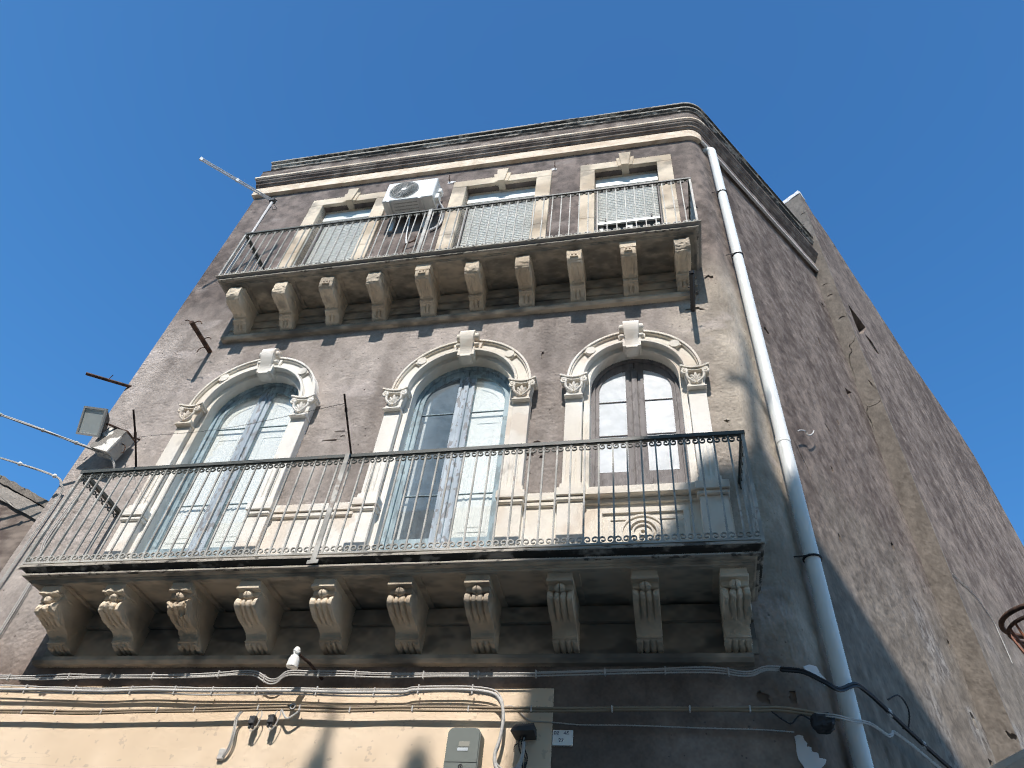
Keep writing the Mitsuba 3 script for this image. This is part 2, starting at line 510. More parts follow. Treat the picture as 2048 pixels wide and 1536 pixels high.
def smear(lo, hi, seed):
    def fn(p, n, uv):
        a = fbm(p.x * 2.6 + seed, p.z * 1.7, 1.0, 3)
        b = fbm(p.x * 16 + p.z * 9 + a * 4, p.z * 14 - p.x * 6, 2.0, 3)
        return lo + (hi - lo) * smoothstep(0.25, 0.75, 0.6 * a + 0.4 * b)
    return fn


dusty('pane_clear', smear(0.05, 0.14, 1), (0.6, 0.64, 0.66))
dusty('pane_sky_dust', smear(0.16, 0.30, 5), (0.42, 0.50, 0.56))  # blue-grey dust tint stands in for sky reflected in the glass
dusty('pane_limed', smear(0.72, 0.97, 9), (0.78, 0.81, 0.83))

# ------------------------------------------------------------------ setting: street
street = numbered('street')
scene[street] = mikit.ply(([(-300, -300, 0), (300, -300, 0), (300, 300, 0), (-300, 300, 0)], [(0, 1, 2, 3)]), 'asphalt')
tag(street, kind='structure')
pv = add('pavement', cat(box(-40, 7.2, -1.5, -0.06, 0, 0.13), box(-40, 40, -9.0 + 0.02, -8.0, 0, 0.13)), 'pavement_stone', kind='structure')

# ------------------------------------------------------------------ the old house
H = thing('apartment_building', 'tall old grey-brown stucco house with two balconies, arched windows and rounded corner', 'building')
DOORS = [(1.872, 0.535, 6.87), (4.233, 0.535, 6.87)]     # centre, half width, springing of the arch
WIN = (5.993, 0.445, 6.87)
TOPW = [(1.848, 0.437), (4.225, 0.526), (6.027, 0.437)]
FLOOR1, FLOOR2 = 4.52, 8.72

wall = rect(0, 6.931, 0, 12.62)
for cx, hw, zs in DOORS:
    wall = wall - arch(hw, zs, FLOOR1, cx)
wall = wall - arch(WIN[1], WIN[2], 5.47, WIN[0])
for cx, hw in TOPW:
    wall = wall - rect(cx - hw, cx + hw, FLOOR2, 11.285)
front = ex_xz(wall, 0.32, 0.0)


def blob(cx, cz, rx, rz, seed, n=22):
    r = np.random.default_rng(seed)
    a = np.linspace(0, 2 * np.pi, n, endpoint=False)
    k = 1 + r.uniform(-0.35, 0.35, n)
    return [(cx + rx * k[i] * math.cos(a[i]), cz + rz * k[i] * math.sin(a[i])) for i in range(n)]


# bits of render that have fallen off leave shallow hollows with sharp rims
for i, (cx, cz, rx, rz) in enumerate([(5.06, 6.13, .035, .02), (4.98, 6.10, .02, .03), (5.10, 6.05, .03, .015), (5.01, 5.98, .04, .018), (5.12, 5.95, .02, .02), (4.96, 5.92, .03, .014),
                                      (2.93, 6.33, .10, .012), (3.00, 6.45, .06, .010), (3.05, 6.38, .03, .010), (3.12, 7.05, .012, .012), (6.69, 7.92, .09, .03), (5.05, 7.37, .012, .06),
                                      (6.83, 10.0, .07, .05), (6.87, 8.45, .05, .08), (6.80, 6.25, .02, .02), (6.72, 3.74, .05, .04), (6.93, 3.75, .05, .04)]):
    front = front - ex_xz(cs(blob(cx, cz, rx, rz, 50 + i, 14)), 0.03, -0.02 if False else -0.01).translate((0, -0.012, 0))
add(f'{H}__wall', mesh_of(front), 'stucco')

# rounded corner and side wall, one upright prism
def plan_path(p, s_end=7.353, n=14, x0=0.0):
    """points and outward normals of the outline, moved outwards by p"""
    pts, nrm = [], []
    for x in np.arange(x0, 6.90, 0.12).tolist() + [6.931]:
        pts.append((x, 0.0)); nrm.append((0.0, -1.0))
    c = np.array([6.931, 0.2])
    for a in np.linspace(0, math.radians(54.0), n)[1:]:
        d = np.array([math.sin(a), -math.cos(a)])
        pts.append(tuple(c + 0.2 * d)); nrm.append(tuple(d))
    q = c + 0.2 * SN[:2]
    s0 = q @ SD[:2]
    for s in np.arange(s0 + 0.12, s_end - 0.05, 0.12).tolist() + [s_end]:
        pts.append(tuple(SN[:2] * 5.69 + SD[:2] * s)); nrm.append((SN[0], SN[1]))
    return np.array(pts), np.array(nrm)


PP, PN = plan_path(0)
turn = np.array([i for i in range(len(PP)) if PP[i][0] >= 6.930])
outer = PP[turn]
inner = (PP[turn] - 0.32 * PN[turn])
plan = cs(np.vstack([outer, inner[::-1]]).tolist())
sidewall = plan.extrude(12.62)


def side_cut(poly, n0, n1):
    return ex_side(cs(poly), n0, n1)


sidewall = sidewall - side_cut([(6.857, 8.806), (6.91, 8.80), (6.953, 8.808), (7.0, 8.84), (7.071, 8.854), (6.96, 8.76), (6.941, 8.696), (6.925, 8.622), (6.865, 8.678)], 5.60, 5.75)
sidewall = sidewall - side_cut([(5.778, 7.385), (5.80, 7.39), (5.86, 7.31), (5.85, 7.29)], 5.62, 5.75)
crack = spline([(4.80, 6.55, 0), (4.89, 6.45, 0), (4.93, 6.36, 0), (4.995, 6.266, 0), (5.02, 6.16, 0), (5.058, 6.076, 0)], 4)[:, :2]


def crack_poly(pts, w, seed):
    r = np.random.default_rng(seed)
    p = np.asarray(pts, float)
    t = np.gradient(p, axis=0)
    nn = np.stack([-t[:, 1], t[:, 0]], -1)
    nn /= np.linalg.norm(nn, axis=1, keepdims=True)
    k = np.sin(np.linspace(0.08, 0.97, len(p)) * np.pi)[:, None] * r.uniform(0.4, 1.0, (len(p), 1))
    return np.vstack([p + nn * w * k, (p - nn * w * k)[::-1]]).tolist()


sidewall = sidewall - side_cut(crack_poly(crack, 0.012, 3), 5.66, 5.75)
for i, (s, z_, rs, rz) in enumerate([(4.9, 8.2, .05, .06), (6.5, 9.4, .02, .08), (5.6, 6.6, .02, .05), (6.2, 7.7, .02, .06), (6.6, 6.2, .03, .05), (5.3, 5.6, .02, .05), (7.2, 10.9, .05, .05), (7.25, 5.4, .03, .05), (7.15, 4.6, .05, .08), (7.2, 4.25, .04, .05)]):
    sidewall = sidewall - side_cut(blob(s, z_, rs, rz, 80 + i, 12), 5.672, 5.75)
add(f'{H}__side_wall', mesh_of(sidewall), 'side_stucco', smooth=30)

# body behind the walls: keeps the rooms dark
add(f'{H}__roof', cat(cs([(0.02, 0.3), (6.95, 0.3), (8.6, 2.6), (8.0, 8), (0.02, 8)]).extrude(0.12).translate((0, 0, 12.48))), 'room_plaster')
add(f'{H}__partition_wall', cat(box(0.02, 7.0, 1.6, 1.7, 0, 12.5), box(0.02, 0.3, 0.33, 8.0, 0, 12.5), box(0.3, 7.0, 0.33, 1.6, 8.35, 8.5), box(0.3, 7.0, 0.33, 1.6, 4.2, 4.4)), 'room_plaster')

# ground-floor coat of pale yellow plaster
yp = rect(-0.0, 5.333, 0.05, 3.79)
yp = ex_xz(yp, -0.001, -0.022)
add(f'{H}__yellow_plaster', mesh_of(yp), 'yellow_plaster', label='smooth pale yellow plaster coat of the ground floor')


# ---- cornice: profiles swept along the outline
def sweep(profile, PP_, PN_, jitter=0.0, seed=0):
    prof = np.asarray(profile, float)
    n, m = len(PP_), len(prof)
    v = np.empty((n, m, 3))
    v[:, :, :2] = PP_[:, None] + PN_[:, None] * prof[None, :, :1]
    v[:, :, 2] = prof[None, :, 1]
    if jitter:
        d = meshkit.fbm(v * np.array([7.0, 7.0, 25.0]), 3, seed) - 0.5
        e = meshkit.fbm(v * np.array([9.0, 9.0, 25.0]) + 77, 3, seed) - 0.5
        v[:, :, :2] += PN_[:, None] * (d * 2 * jitter)[..., None]
        v[:, :, 2] += e * 2 * jitter
    f = []
    for i in range(n - 1):
        for j in range(m):
            j2 = (j + 1) % m
            f.append((i * m + j, i * m + j2, (i + 1) * m + j2, (i + 1) * m + j))
    f = np.array(f)
    f = np.vstack([f[:, [0, 1, 2]], f[:, [0, 2, 3]]])
    tri = trimesh.creation.triangulate_polygon(__import__('shapely').Polygon(prof), engine='earcut')
    # earcut keeps the vertex order of the ring
    tv, tf = tri
    idx = [int(np.argmin(np.abs(prof - q).sum(1))) for q in tv]
    tf = np.array(idx)[tf]
    mesh = trimesh.Trimesh(v.reshape(-1, 3), np.vstack([f, tf, tf[:, ::-1] + (n - 1) * m]), process=False)
    trimesh.repair.fix_normals(mesh)
    if mesh.volume < 0:
        mesh.invert()
    return mesh


arc_end = int(np.where(PP[:, 0] > 7.09)[0][0])
front_P, front_N = PP[:arc_end + 1], PN[:arc_end + 1]
side_P, side_N = PP[arc_end:], PN[arc_end:]


def from_x(x0):
    k = front_P[:, 0] > x0 + 1e-6
    return np.vstack([[(x0, 0.0)], front_P[k]]), np.vstack([[(0.0, -1.0)], front_N[k]])


FASCIA = [(-0.03, 11.93), (0.066, 11.93), (0.066, 12.125), (-0.03, 12.14)]
CYMA = [(-0.03, 12.16), (0.07, 12.165), (0.085, 12.19), (0.10, 12.195), (0.105, 12.225), (0.135, 12.25), (0.14, 12.275), (0.152, 12.282), (0.157, 12.300), (-0.03, 12.3015)]
TORUS = [(-0.03, 12.3018), (0.160, 12.302), (0.169, 12.312), (0.169, 12.345), (0.155, 12.362), (-0.03, 12.375)]
NECK = [(-0.03, 12.1405), (0.045, 12.14), (0.06, 12.1595), (-0.03, 12.1598)]
BAND = [(-0.03, 12.376), (0.125, 12.376), (0.125, 12.42), (0.118, 12.43), (0.118, 12.60), (0.13, 12.615), (-0.03, 12.62)]
CROWN = [(-0.03, 12.621), (0.138, 12.622), (0.145, 12.655), (0.166, 12.680), (-0.03, 12.6815)]
LIP1 = [(-0.03, 12.6818), (0.172, 12.682), (0.176, 12.690), (0.174, 12.712), (0.155, 12.724), (-0.03, 12.725)]
CROWN2 = [(-0.03, 12.7252), (0.128, 12.7255), (0.128, 12.752), (0.155, 12.782), (0.178, 12.800), (-0.03, 12.8015)]
LIP2 = [(-0.03, 12.8018), (0.186, 12.802), (0.190, 12.812), (0.186, 12.834), (0.165, 12.846), (-0.03, 12.85)]
a_, b_ = from_x(-0.035); add(f'{H}__cornice_fascia', sweep(FASCIA, a_, b_, 0.003, 1), 'peach_paint')
add(f'{H}__cornice_neck', sweep(NECK, *from_x(0.0), 0.002, 2), 'brown_render')
a_, b_ = from_x(-0.04); add(f'{H}__cornice_cyma', sweep(CYMA, a_, b_, 0.003, 3), 'brown_render')  # cyma coloured brown to stand for the shade under the torus
a_, b_ = from_x(-0.07); add(f'{H}__cornice_torus', sweep(TORUS, a_, b_, 0.003, 3), 'peach_paint')
a_, b_ = from_x(-0.05); add(f'{H}__cornice_band', sweep(BAND, a_, b_, 0.004, 4), 'brown_render')
a_, b_ = from_x(0.10)
add(f'{H}__cornice_crown', sweep(CROWN, a_, b_, 0.003, 5), 'black_crust', label='black crusted double coping on top of the cornice')
add(f'{H}__cornice_lip', sweep(LIP1, a_, b_, 0.003, 15), 'pale_edge')
add(f'{H}__cornice_crown', sweep(CROWN2, a_, b_, 0.003, 25), 'black_crust')
a_, b_ = from_x(0.06)
add(f'{H}__cornice_lip', sweep(LIP2, a_, b_, 0.0035, 35), 'pale_edge')
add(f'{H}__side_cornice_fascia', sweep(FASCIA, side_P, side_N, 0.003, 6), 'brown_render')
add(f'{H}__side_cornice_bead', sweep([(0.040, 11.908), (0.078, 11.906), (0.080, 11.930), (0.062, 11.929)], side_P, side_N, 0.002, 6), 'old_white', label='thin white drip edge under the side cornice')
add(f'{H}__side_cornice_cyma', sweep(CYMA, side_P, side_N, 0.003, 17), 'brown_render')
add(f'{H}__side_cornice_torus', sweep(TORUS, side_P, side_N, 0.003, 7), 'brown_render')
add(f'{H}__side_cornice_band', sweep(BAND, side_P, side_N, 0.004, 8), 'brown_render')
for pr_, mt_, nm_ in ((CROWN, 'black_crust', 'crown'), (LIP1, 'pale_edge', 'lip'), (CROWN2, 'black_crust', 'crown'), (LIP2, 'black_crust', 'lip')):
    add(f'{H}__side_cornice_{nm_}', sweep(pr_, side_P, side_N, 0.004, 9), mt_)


# ---- balcony slabs
def slab(levels, xl, xr, pmax, step=0.05, jitter=0.004, seed=0):
    """levels: (inset from the nose, z) from bottom to top; loop of left end, front and right end"""
    loops = []
    nf = int((xr - xl) / step)
    for d, z_ in levels:
        x0, x1, p = xl + d, xr - d, pmax - d
        pts = [(x0, 0.01)] + [(x0, -p * t) for t in np.linspace(0.1, 1, 8)] + [(x, -p) for x in np.linspace(x0, x1, nf)[1:]] + [(x1, -p * t) for t in np.linspace(1, 0.1, 8)[1:]] + [(x1, 0.01)]
        loops.append([(x, y, z_) for x, y in pts])
    v = np.array(loops)
    dx = (meshkit.fbm(v * np.array([6, 6, 40.0]), 3, seed) - 0.5) * 2 * jitter
    dz = (meshkit.fbm(v * np.array([5, 5, 30.0]) + 50, 3, seed) - 0.5) * 2 * jitter
    v[:, 1:-1, 1] += dx[:, 1:-1]
    v[:, :, 2] += dz
    m, n = v.shape[:2]
    f = []
    for i in range(m - 1):
        for j in range(n):
            j2 = (j + 1) % n
            f.append((i * n + j, i * n + j2, (i + 1) * n + j2, (i + 1) * n + j))
    f = np.array(f)
    f = np.vstack([f[:, [0, 1, 2]], f[:, [0, 2, 3]]])
    V = v.reshape(-1, 3)
    c0, c1 = V[:n].mean(0), V[-n:].mean(0)
    cb, ct = len(V), len(V) + 1
    V = np.vstack([V, c0, c1])
    caps = [(cb, (j + 1) % n, j) for j in range(n)] + [(ct, (m - 1) * n + j, (m - 1) * n + (j + 1) % n) for j in range(n)]
    mesh = trimesh.Trimesh(V, np.vstack([f, caps]), process=False)
    if mesh.volume < 0:
        mesh.invert()
    return mesh


XL, XR = 0.935, 6.828


def balcony_floor(z0, xl, xr, p, seed, lab, k, hollow):
    add(f'{H}__balcony_floor', slab([(0.010, z0 + k * 0.070), (0.001, z0 + k * 0.073), (0.0, z0 + k * 0.083), (0.001, z0 + k * 0.094), (0.016, z0 + k * 0.100)], xl, xr, p, 0.04, 0.004, seed), 'pale_edge', label=lab)
    add(f'{H}__slab_hollow', slab([(0.056, z0 + k * 0.034), (0.052, z0 + k * 0.045), (0.034, z0 + k * 0.056), (0.012, z0 + k * 0.064), (0.004, z0 + k * 0.0695)], xl, xr, p, 0.04, 0.0015, seed + 1), hollow)
    add(f'{H}__slab_fillet', slab([(0.046, z0 + k * 0.010), (0.034, z0 + k * 0.013), (0.033, z0 + k * 0.026), (0.042, z0 + k * 0.0335)], xl, xr, p, 0.04, 0.0025, seed + 2), 'pale_edge')
    add(f'{H}__slab_foot', slab([(0.090, z0), (0.070, z0 + k * 0.002), (0.056, z0 + k * 0.0095)], xl, xr, p, 0.04, 0.0015, seed + 3), 'soffit_plaster')


balcony_floor(4.440, XL, XR, 0.632, 3, 'lower balcony slab with black crusted moulded edge', 0.97, 'black_crust')
balcony_floor(8.625, 0.955, 6.824, 0.612, 14, 'upper balcony slab with grey moulded edge', 0.78, 'grey_render')
# undersides: plastered field and the flat bands around each bay
CORB1 = [1.228, 1.827, 2.423, 3.009, 3.627, 4.236, 4.818, 5.419, 6.012, 6.609]
CORB2 = [1.232, 1.847, 2.453, 3.046, 3.650, 4.242, 4.830, 5.422, 6.017, 6.60]


def soffit(zt, corb, xl, xr, p):
    field = box(xl, xr, -p, 0.0, zt - 0.012, zt + 0.012)
    bands = [box(c - 0.135, c + 0.135, -p + 0.02, 0.0, zt - 0.030, zt) for c in corb]
    bands += [box(xl + 0.01, xr - 0.01, -p + 0.012, -p + 0.055, zt - 0.026, zt)]
    return cat([field], bands)


add(f'{H}__balcony_soffit', soffit(4.440, CORB1, 1.03, 6.735, 0.54), 'soffit_plaster')
add(f'{H}__balcony_soffit', soffit(8.625, CORB2, 1.05, 6.73, 0.52), 'soffit_plaster')


# ---- corbels
def corbel_mesh(profile, hw, grooves, x, top, damage=0.0, seed=0, nu=57, taper=0.0):
    """profile: (y, z) from the top front round the belly to the foot at the wall. grooves(u, t) is the depth cut in along the normal."""
    p = spline(np.array([(0, a, b) for a, b in profile]), 5)[:, 1:]
    t = np.concatenate([[0], np.cumsum(np.linalg.norm(np.diff(p, axis=0), axis=1))])
    t /= t[-1]
    tan = np.gradient(p, axis=0)
    tan /= np.linalg.norm(tan, axis=1, keepdims=True)
    nrm = np.stack([tan[:, 1], -tan[:, 0]], -1)          # points out of the belly when the profile runs down and back
    if nrm[0][0] > 0:
        nrm = -nrm
    u = np.linspace(-1, 1, nu)
    g = grooves(u[:, None], t[None, :])
    V = np.empty((nu, len(p), 3))
    V[..., 0] = u[:, None] * hw * (1 - taper * t[None, :])
    V[..., 1] = p[None, :, 0] - nrm[None, :, 0] * g
    V[..., 2] = p[None, :, 1] - nrm[None, :, 1] * g
    if damage:
        q = V + np.array([x * 3.1, 0, 0])
        d = (meshkit.fbm(q * 11, 3, seed) - 0.42) * damage * 1.15 * np.clip(1.25 - 1.6 * t, 0.12, 1)[None, :]
        e = (meshkit.fbm(q * 32, 2, seed + 5) - 0.5) * damage * 0.16
        V[..., 1] += (d + e)
        V[..., 2] += (d * 0.6 + e)
        V[..., 0] += (meshkit.fbm(q * 20 + 9, 3, seed + 3) - 0.5) * damage * 0.6
    V[..., 0] += x
    n, m = V.shape[:2]
    f = []
    for i in range(n - 1):
        for j in range(m - 1):
            f += [(i * m + j, i * m + j + 1, (i + 1) * m + j + 1), (i * m + j, (i + 1) * m + j + 1, (i + 1) * m + j)]
    verts = V.reshape(-1, 3).tolist()
    # cheeks: the silhouette closed along the slab and the wall
    tri = []
    import shapely
    for e, flip in ((0, False), (n - 1, True)):
        ring = V[e][:, 1:].tolist() + [(0.0, float(V[e][-1, 2])), (0.0, top), (float(V[e][0, 1]), top)]
        pol = shapely.Polygon(ring)
        if not pol.is_valid:
            ring2 = np.array(shapely.Polygon(ring).buffer(0).exterior.coords if pol.buffer(0).geom_type == 'Polygon' else max(pol.buffer(0).geoms, key=lambda q: q.area).exterior.coords)[:-1]
        else:
            ring2 = np.array(ring)
        tv, tf = trimesh.creation.triangulate_polygon(shapely.Polygon(ring2), engine='earcut')
        xs = float(np.median(V[e][:, 0]))
        o = len(verts)
        # match cheek vertices to the (possibly displaced) silhouette
        for q in tv:
            k = int(np.argmin(((V[e][:, 1:] - q) ** 2).sum(1)))
            xx = V[e][k, 0] if ((V[e][k, 1:] - q) ** 2).sum() < 1e-8 else xs
            verts.append((xx, q[0], q[1]))
        tf = np.array(tf) + o
        tri += tf.tolist()
    # front strip from the profile's top up to the slab
    o = len(verts)
    for i in range(n):
        verts.append((V[i, 0, 0], V[i, 0, 1], top))
    for i in range(n - 1):
        f += [(i * m, (i + 1) * m, o + i + 1), (i * m, o + i + 1, o + i)]
    return trimesh.Trimesh(np.array(verts), np.array(f + tri), process=False)


PROF1 = [(-0.435, 4.298), (-0.455, 4.278), (-0.468, 4.245), (-0.458, 4.218), (-0.425, 4.198), (-0.35, 4.172), (-0.28, 4.162), (-0.225, 4.152), (-0.180, 4.135), (-0.155, 4.108), (-0.158, 4.090), (-0.166, 4.082), (-0.150, 4.072), (-0.115, 4.060), (-0.07, 4.050), (-0.02, 4.043)]


def flutes1(u, t):
    top = np.exp(-((u - np.array(0)) / 0.001) ** 2) * 0
    g = 0
    for c in (-0.5, 0.0, 0.5):
        g = g + 0.020 * np.exp(-(((u - c) / 0.075) ** 2)) * (1 / (1 + np.exp((t - 0.47) * 60)))
        g = g + 0.018 * np.exp(-(((u - c) / 0.085) ** 2)) * (1 / (1 + np.exp(-(t - 0.80) * 70)))
    g = g - 0.010 * np.cos(u * np.pi * 2) * 0.35 * (1 / (1 + np.exp((t - 0.42) * 30)))
    return g + 0.010 * np.exp(-(((t - 0.775) / 0.018) ** 2)) + top


for i, x in enumerate(CORB1):
    dmg = {0: 0.075, 1: 0.05, 2: 0.095, 9: 0.05, 8: 0.025}.get(i, 0.010)
    k = add(f'{H}__corbel', cat(corbel_mesh(PROF1, 0.088, flutes1, x, 4.41, dmg, 11 + i), box(x - 0.085, x + 0.085, -0.452, 0, 4.300, 4.425)), 'weathered_stone', smooth=25,
            label={0: 'broken corbel under the left end of the lower balcony', 2: 'crumbled corbel with its scroll front broken away'}.get(i))
    pl = mesh_of(fine(rbox(x - 0.094, x + 0.094, -0.508, -0.30, 4.338, 4.362, 0.003), 0.02))
    if i in (0, 1, 2):
        pl = rough(pl, 0.022, 24, i)
    add(f'{k}__plate', cat(pl, box(x - 0.088, x + 0.088, -0.497, 0, 4.362, 4.425)), 'weathered_stone')
    ball = Manifold.sphere(0.034, 28).scale((1.12, 1, 1.0)) - Manifold.cube((0.006, 0.2, 0.2), True).translate((0, -0.09, -0.02))
    bm = mesh_of(ball.translate((x, -0.462, 4.308)))
    if i in (0, 1, 2, 8, 9):
        bm = rough(bm, 0.016 if i < 3 else 0.008, 30, i)
    add(f'{k}__bead', cat(bm, Manifold.cylinder(0.16, 0.007, 0.007, 10, True).rotate((0, 90, 0)).translate((x, -0.44, 4.302))), 'weathered_stone', smooth=40)

PROF2 = [(-0.500, 8.490), (-0.497, 8.46), (-0.492, 8.425), (-0.478, 8.392), (-0.452, 8.368), (-0.412, 8.356), (-0.35, 8.350), (-0.28, 8.348), (-0.232, 8.345), (-0.206, 8.334), (-0.196, 8.312), (-0.20, 8.296), (-0.185, 8.280), (-0.145, 8.262), (-0.125, 8.235), (-0.10, 8.205), (-0.06, 8.178), (-0.02, 8.168)]


def panel2(u, t):
    s = lambda a, b, x: 1 / (1 + np.exp(-(x - a) * b))
    inp = s(-0.52, 40, u) * (1 - s(0.52, 40, u))
    g = 0.008 * inp * s(0.22, 80, t) * (1 - s(0.56, 80, t))
    g = g - 0.004 * np.exp(-((u / 0.36) ** 4)) * s(0.25, 80, t) * (1 - s(0.53, 80, t))
    for c in (-0.28, 0.28):
        g = g + 0.012 * np.exp(-(((u - c) / 0.13) ** 4)) * s(0.74, 90, t) * (1 - s(0.87, 90, t))
        g = g + 0.008 * np.exp(-(((u - c) / 0.08) ** 4)) * s(0.615, 110, t) * (1 - s(0.65, 110, t))
    g = g * 1.5
    return g + 0.010 * np.exp(-(((t - 0.60) / 0.010) ** 2)) + 0.008 * np.exp(-(((t - 0.685) / 0.010) ** 2)) + 0.006 * np.exp(-(((t - 0.17) / 0.012) ** 2))


for i, x in enumerate(CORB2):
    dmg = {0: 0.045, 1: 0.05, 2: 0.03, 3: 0.05, 4: 0.006, 5: 0.055, 6: 0.04, 7: 0.03, 8: 0.006, 9: 0.06}[i]
    body = corbel_mesh(PROF2, 0.082, panel2, x, 8.56, dmg * 0.9, 41 + i)
    cap = mesh_of(fine(box(x - 0.09, x + 0.09, -0.506, 0.0, 8.492, 8.605), 0.03))
    if dmg > 0.02:
        cap = mesh_of(box(x - 0.088, x + 0.088, -0.45, 0.0, 8.49, 8.605))
    add(f'{H}__corbel', cat(body, cap), 'weathered_stone', smooth=25)
    if dmg < 0.04:
        fr = rect(x - 0.045, x + 0.045, 8.425, 8.478) - rect(x - 0.030, x + 0.030, 8.438, 8.466) + rect(x - 0.012, x + 0.012, 8.444, 8.460)
        add(f'{H}__corbel_panel', rough(mesh_of(ex_xz(fr, -0.48, -0.508)), 0.003, 30, i), 'weathered_stone')

# string courses below the corbels and the bands between them
for nm, z0, corb in (('string_course', 3.955, CORB1), ('string_course', 8.095, CORB2)):
    prof = [(-0.02, z0), (0.055, z0 + 0.003), (0.075, z0 + 0.03), (0.075, z0 + 0.06), (0.05, z0 + 0.072), (-0.02, z0 + 0.078)]
    xs = np.arange(1.0, 6.72, 0.06)
    add(f'{H}__{nm}', sweep(prof, np.stack([xs, 0 * xs], -1), np.tile([0.0, -1.0], (len(xs), 1)), 0.004, int(z0)), 'soffit_plaster')
add(f'{H}__frieze', cat(box(1.02, 6.74, -0.020, 0, 8.175, 8.30), box(1.02, 6.74, -0.034, 0, 8.304, 8.42), box(1.02, 6.74, -0.06, 0, 8.424, 8.56)), 'soffit_plaster')
add(f'{H}__frieze', cat(box(1.02, 6.74, -0.016, 0, 4.04, 4.27), box(1.02, 6.74, -0.05, 0, 4.275, 4.40)), 'soffit_plaster')


# ---- window surrounds of the main floor
def leaf_shape(length, width, bend, n=10):
    t = np.linspace(0, 1, n)
    w = width * np.sin(np.pi * np.clip(t * 0.92 + 0.06, 0, 1)) ** 0.8
    return t * length, w


def capital(x, side_w, zb, parent):
    """leafy capital: ledge, two scrolls, palmette, hollow abacus"""
    w = side_w / 2
    ms = [rbox(x - w - 0.010, x + w + 0.010, -0.125, 0.0, zb, zb + 0.022, 0.004), rbox(x - w + 0.004, x + w - 0.004, -0.106, 0.0, zb + 0.022, zb + 0.062, 0.003)]
    # bell: hull between neck and abacus
    ms.append(Manifold.hull_points(np.array([(x + sx * (w - 0.012), y, zb + 0.06) for sx in (-1, 1) for y in (0, -0.055)] + [(x + sx * (w + 0.02), y, zb + 0.24) for sx in (-1, 1) for y in (0, -0.070)])))
    # abacus with hollowed front
    tx = np.linspace(-1, 1, 17)
    W = w + 0.055
    fr = [(x + W * a, -0.165 + 0.040 * (1 - a * a) + (0.0 if abs(a) < 0.99 else 0.008)) for a in tx]
    pl = cs([(x + W, 0.0), (x - W, 0.0)] + fr)
    ms.append(pl.extrude(0.020).translate((0, 0, zb + 0.262)))
    pl2 = cs([(x + W - 0.014, 0.0), (x - W + 0.014, 0.0)] + [(a * 0.9 + x * 0.1, b + 0.016) for a, b in fr])
    ms.append(pl2.extrude(0.026).translate((0, 0, zb + 0.238)))
    solid = union(ms)
    parts = [mesh_of(solid)]
    # scrolls on both sides
    for s in (-1, 1):
        cx, cz = x + s * (w + 0.012), zb + 0.198
        a = np.linspace(0.2, 2 * np.pi * 1.25, 26)
        r = 0.034 - 0.0215 * (a / a[-1])
        sp = np.stack([cx - s * r * np.cos(a + 0.9), -0.135 + 0 * a, cz + r * np.sin(a + 0.9)], -1)
        tail = spline([(x + s * 0.006, -0.118, zb + 0.055), (x + s * (w * 0.55), -0.124, zb + 0.085), (x + s * (w * 0.95), -0.130, zb + 0.135), tuple(sp[0])], 6)
        parts.append(tube(np.vstack([tail[:-1], sp]), 0.0125, 7))
        parts.append(mesh_of(Manifold.sphere(0.013, 14).translate((cx, -0.138, cz))))
    # palmette of seven leaves
    for a, L in ((0, 0.125), (0.42, 0.108), (-0.42, 0.108), (0.85, 0.085), (-0.85, 0.085), (1.25, 0.06), (-1.25, 0.06)):
        q = Manifold.sphere(1.0, 12).scale((0.017, 0.030, L / 2)).translate((0, 0, L / 2)).rotate((14, 0, 0)).rotate((0, math.degrees(a), 0)).translate((x, -0.098, zb + 0.070))
        parts.append(mesh_of(q))
    parts.append(mesh_of(Manifold.sphere(0.013, 14).translate((x - 0.014, -0.112, zb + 0.066))))
    parts.append(mesh_of(Manifold.sphere(0.013, 14).translate((x + 0.014, -0.112, zb + 0.066))))
    q_ = cat(parts)
    q_.apply_translation((0, -0.018, 0))
    return add(f'{parent}__capital', cat(q_, box(x - w, x + w, -0.03, 0.0, zb + 0.001, zb + 0.28)), 'cream_paint', smooth=40)


def keystone(x, zt, parent):
    """scroll bracket over the arch"""
    zb = zt - 0.385
    prof = [(0.0, zb), (-0.118, zb + 0.0), (-0.122, zb + 0.04), (-0.126, zb + 0.08), (-0.138, zb + 0.12), (-0.166, zb + 0.175), (-0.190, zb + 0.23), (-0.200, zb + 0.29), (-0.190, zb + 0.345), (-0.158, zb + 0.380), (-0.10, zb + 0.392), (0.0, zb + 0.392)]
    q = spline(np.array([(0, a, b) for a, b in prof]), 5)[:, 1:]
    body = cs(q.tolist())
    m = ex_yz(body, -0.083, 0.083)
    m = m.refine_to_length(0.06)
    m = m.warp_batch(lambda P: np.stack([P[:, 0] * (0.68 + 0.32 * np.clip((P[:, 2] - zb) / 0.33, 0, 1)), P[:, 1], P[:, 2]], -1)).translate((x, 0, 0))
    parts = [mesh_of(m)]
    for s in (-1, 1):
        for (yy, zz, r) in ((-0.125, zb + 0.300, 0.046), (-0.110, zb + 0.195, 0.026)):
            parts.append(mesh_of(Manifold.cylinder(0.042, r, r, 28, True).rotate((0, 90, 0)).translate((x + s * 0.098, yy, zz))))
            parts.append(tube([(x + s * 0.12, yy + r * 0.72 * math.cos(a), zz + r * 0.72 * math.sin(a)) for a in np.linspace(0, 2 * np.pi, 20, endpoint=False)], 0.006, 5, closed=True))
        parts.append(mesh_of(Manifold.hull_points(np.array([(x + s * a, b, c) for a in (0.05, 0.092) for b in (0, -0.122) for c in (zb + 0.03, zb + 0.15)]))))
    return add(f'{parent}__keystone', cat(parts), 'cream_paint', smooth=35)


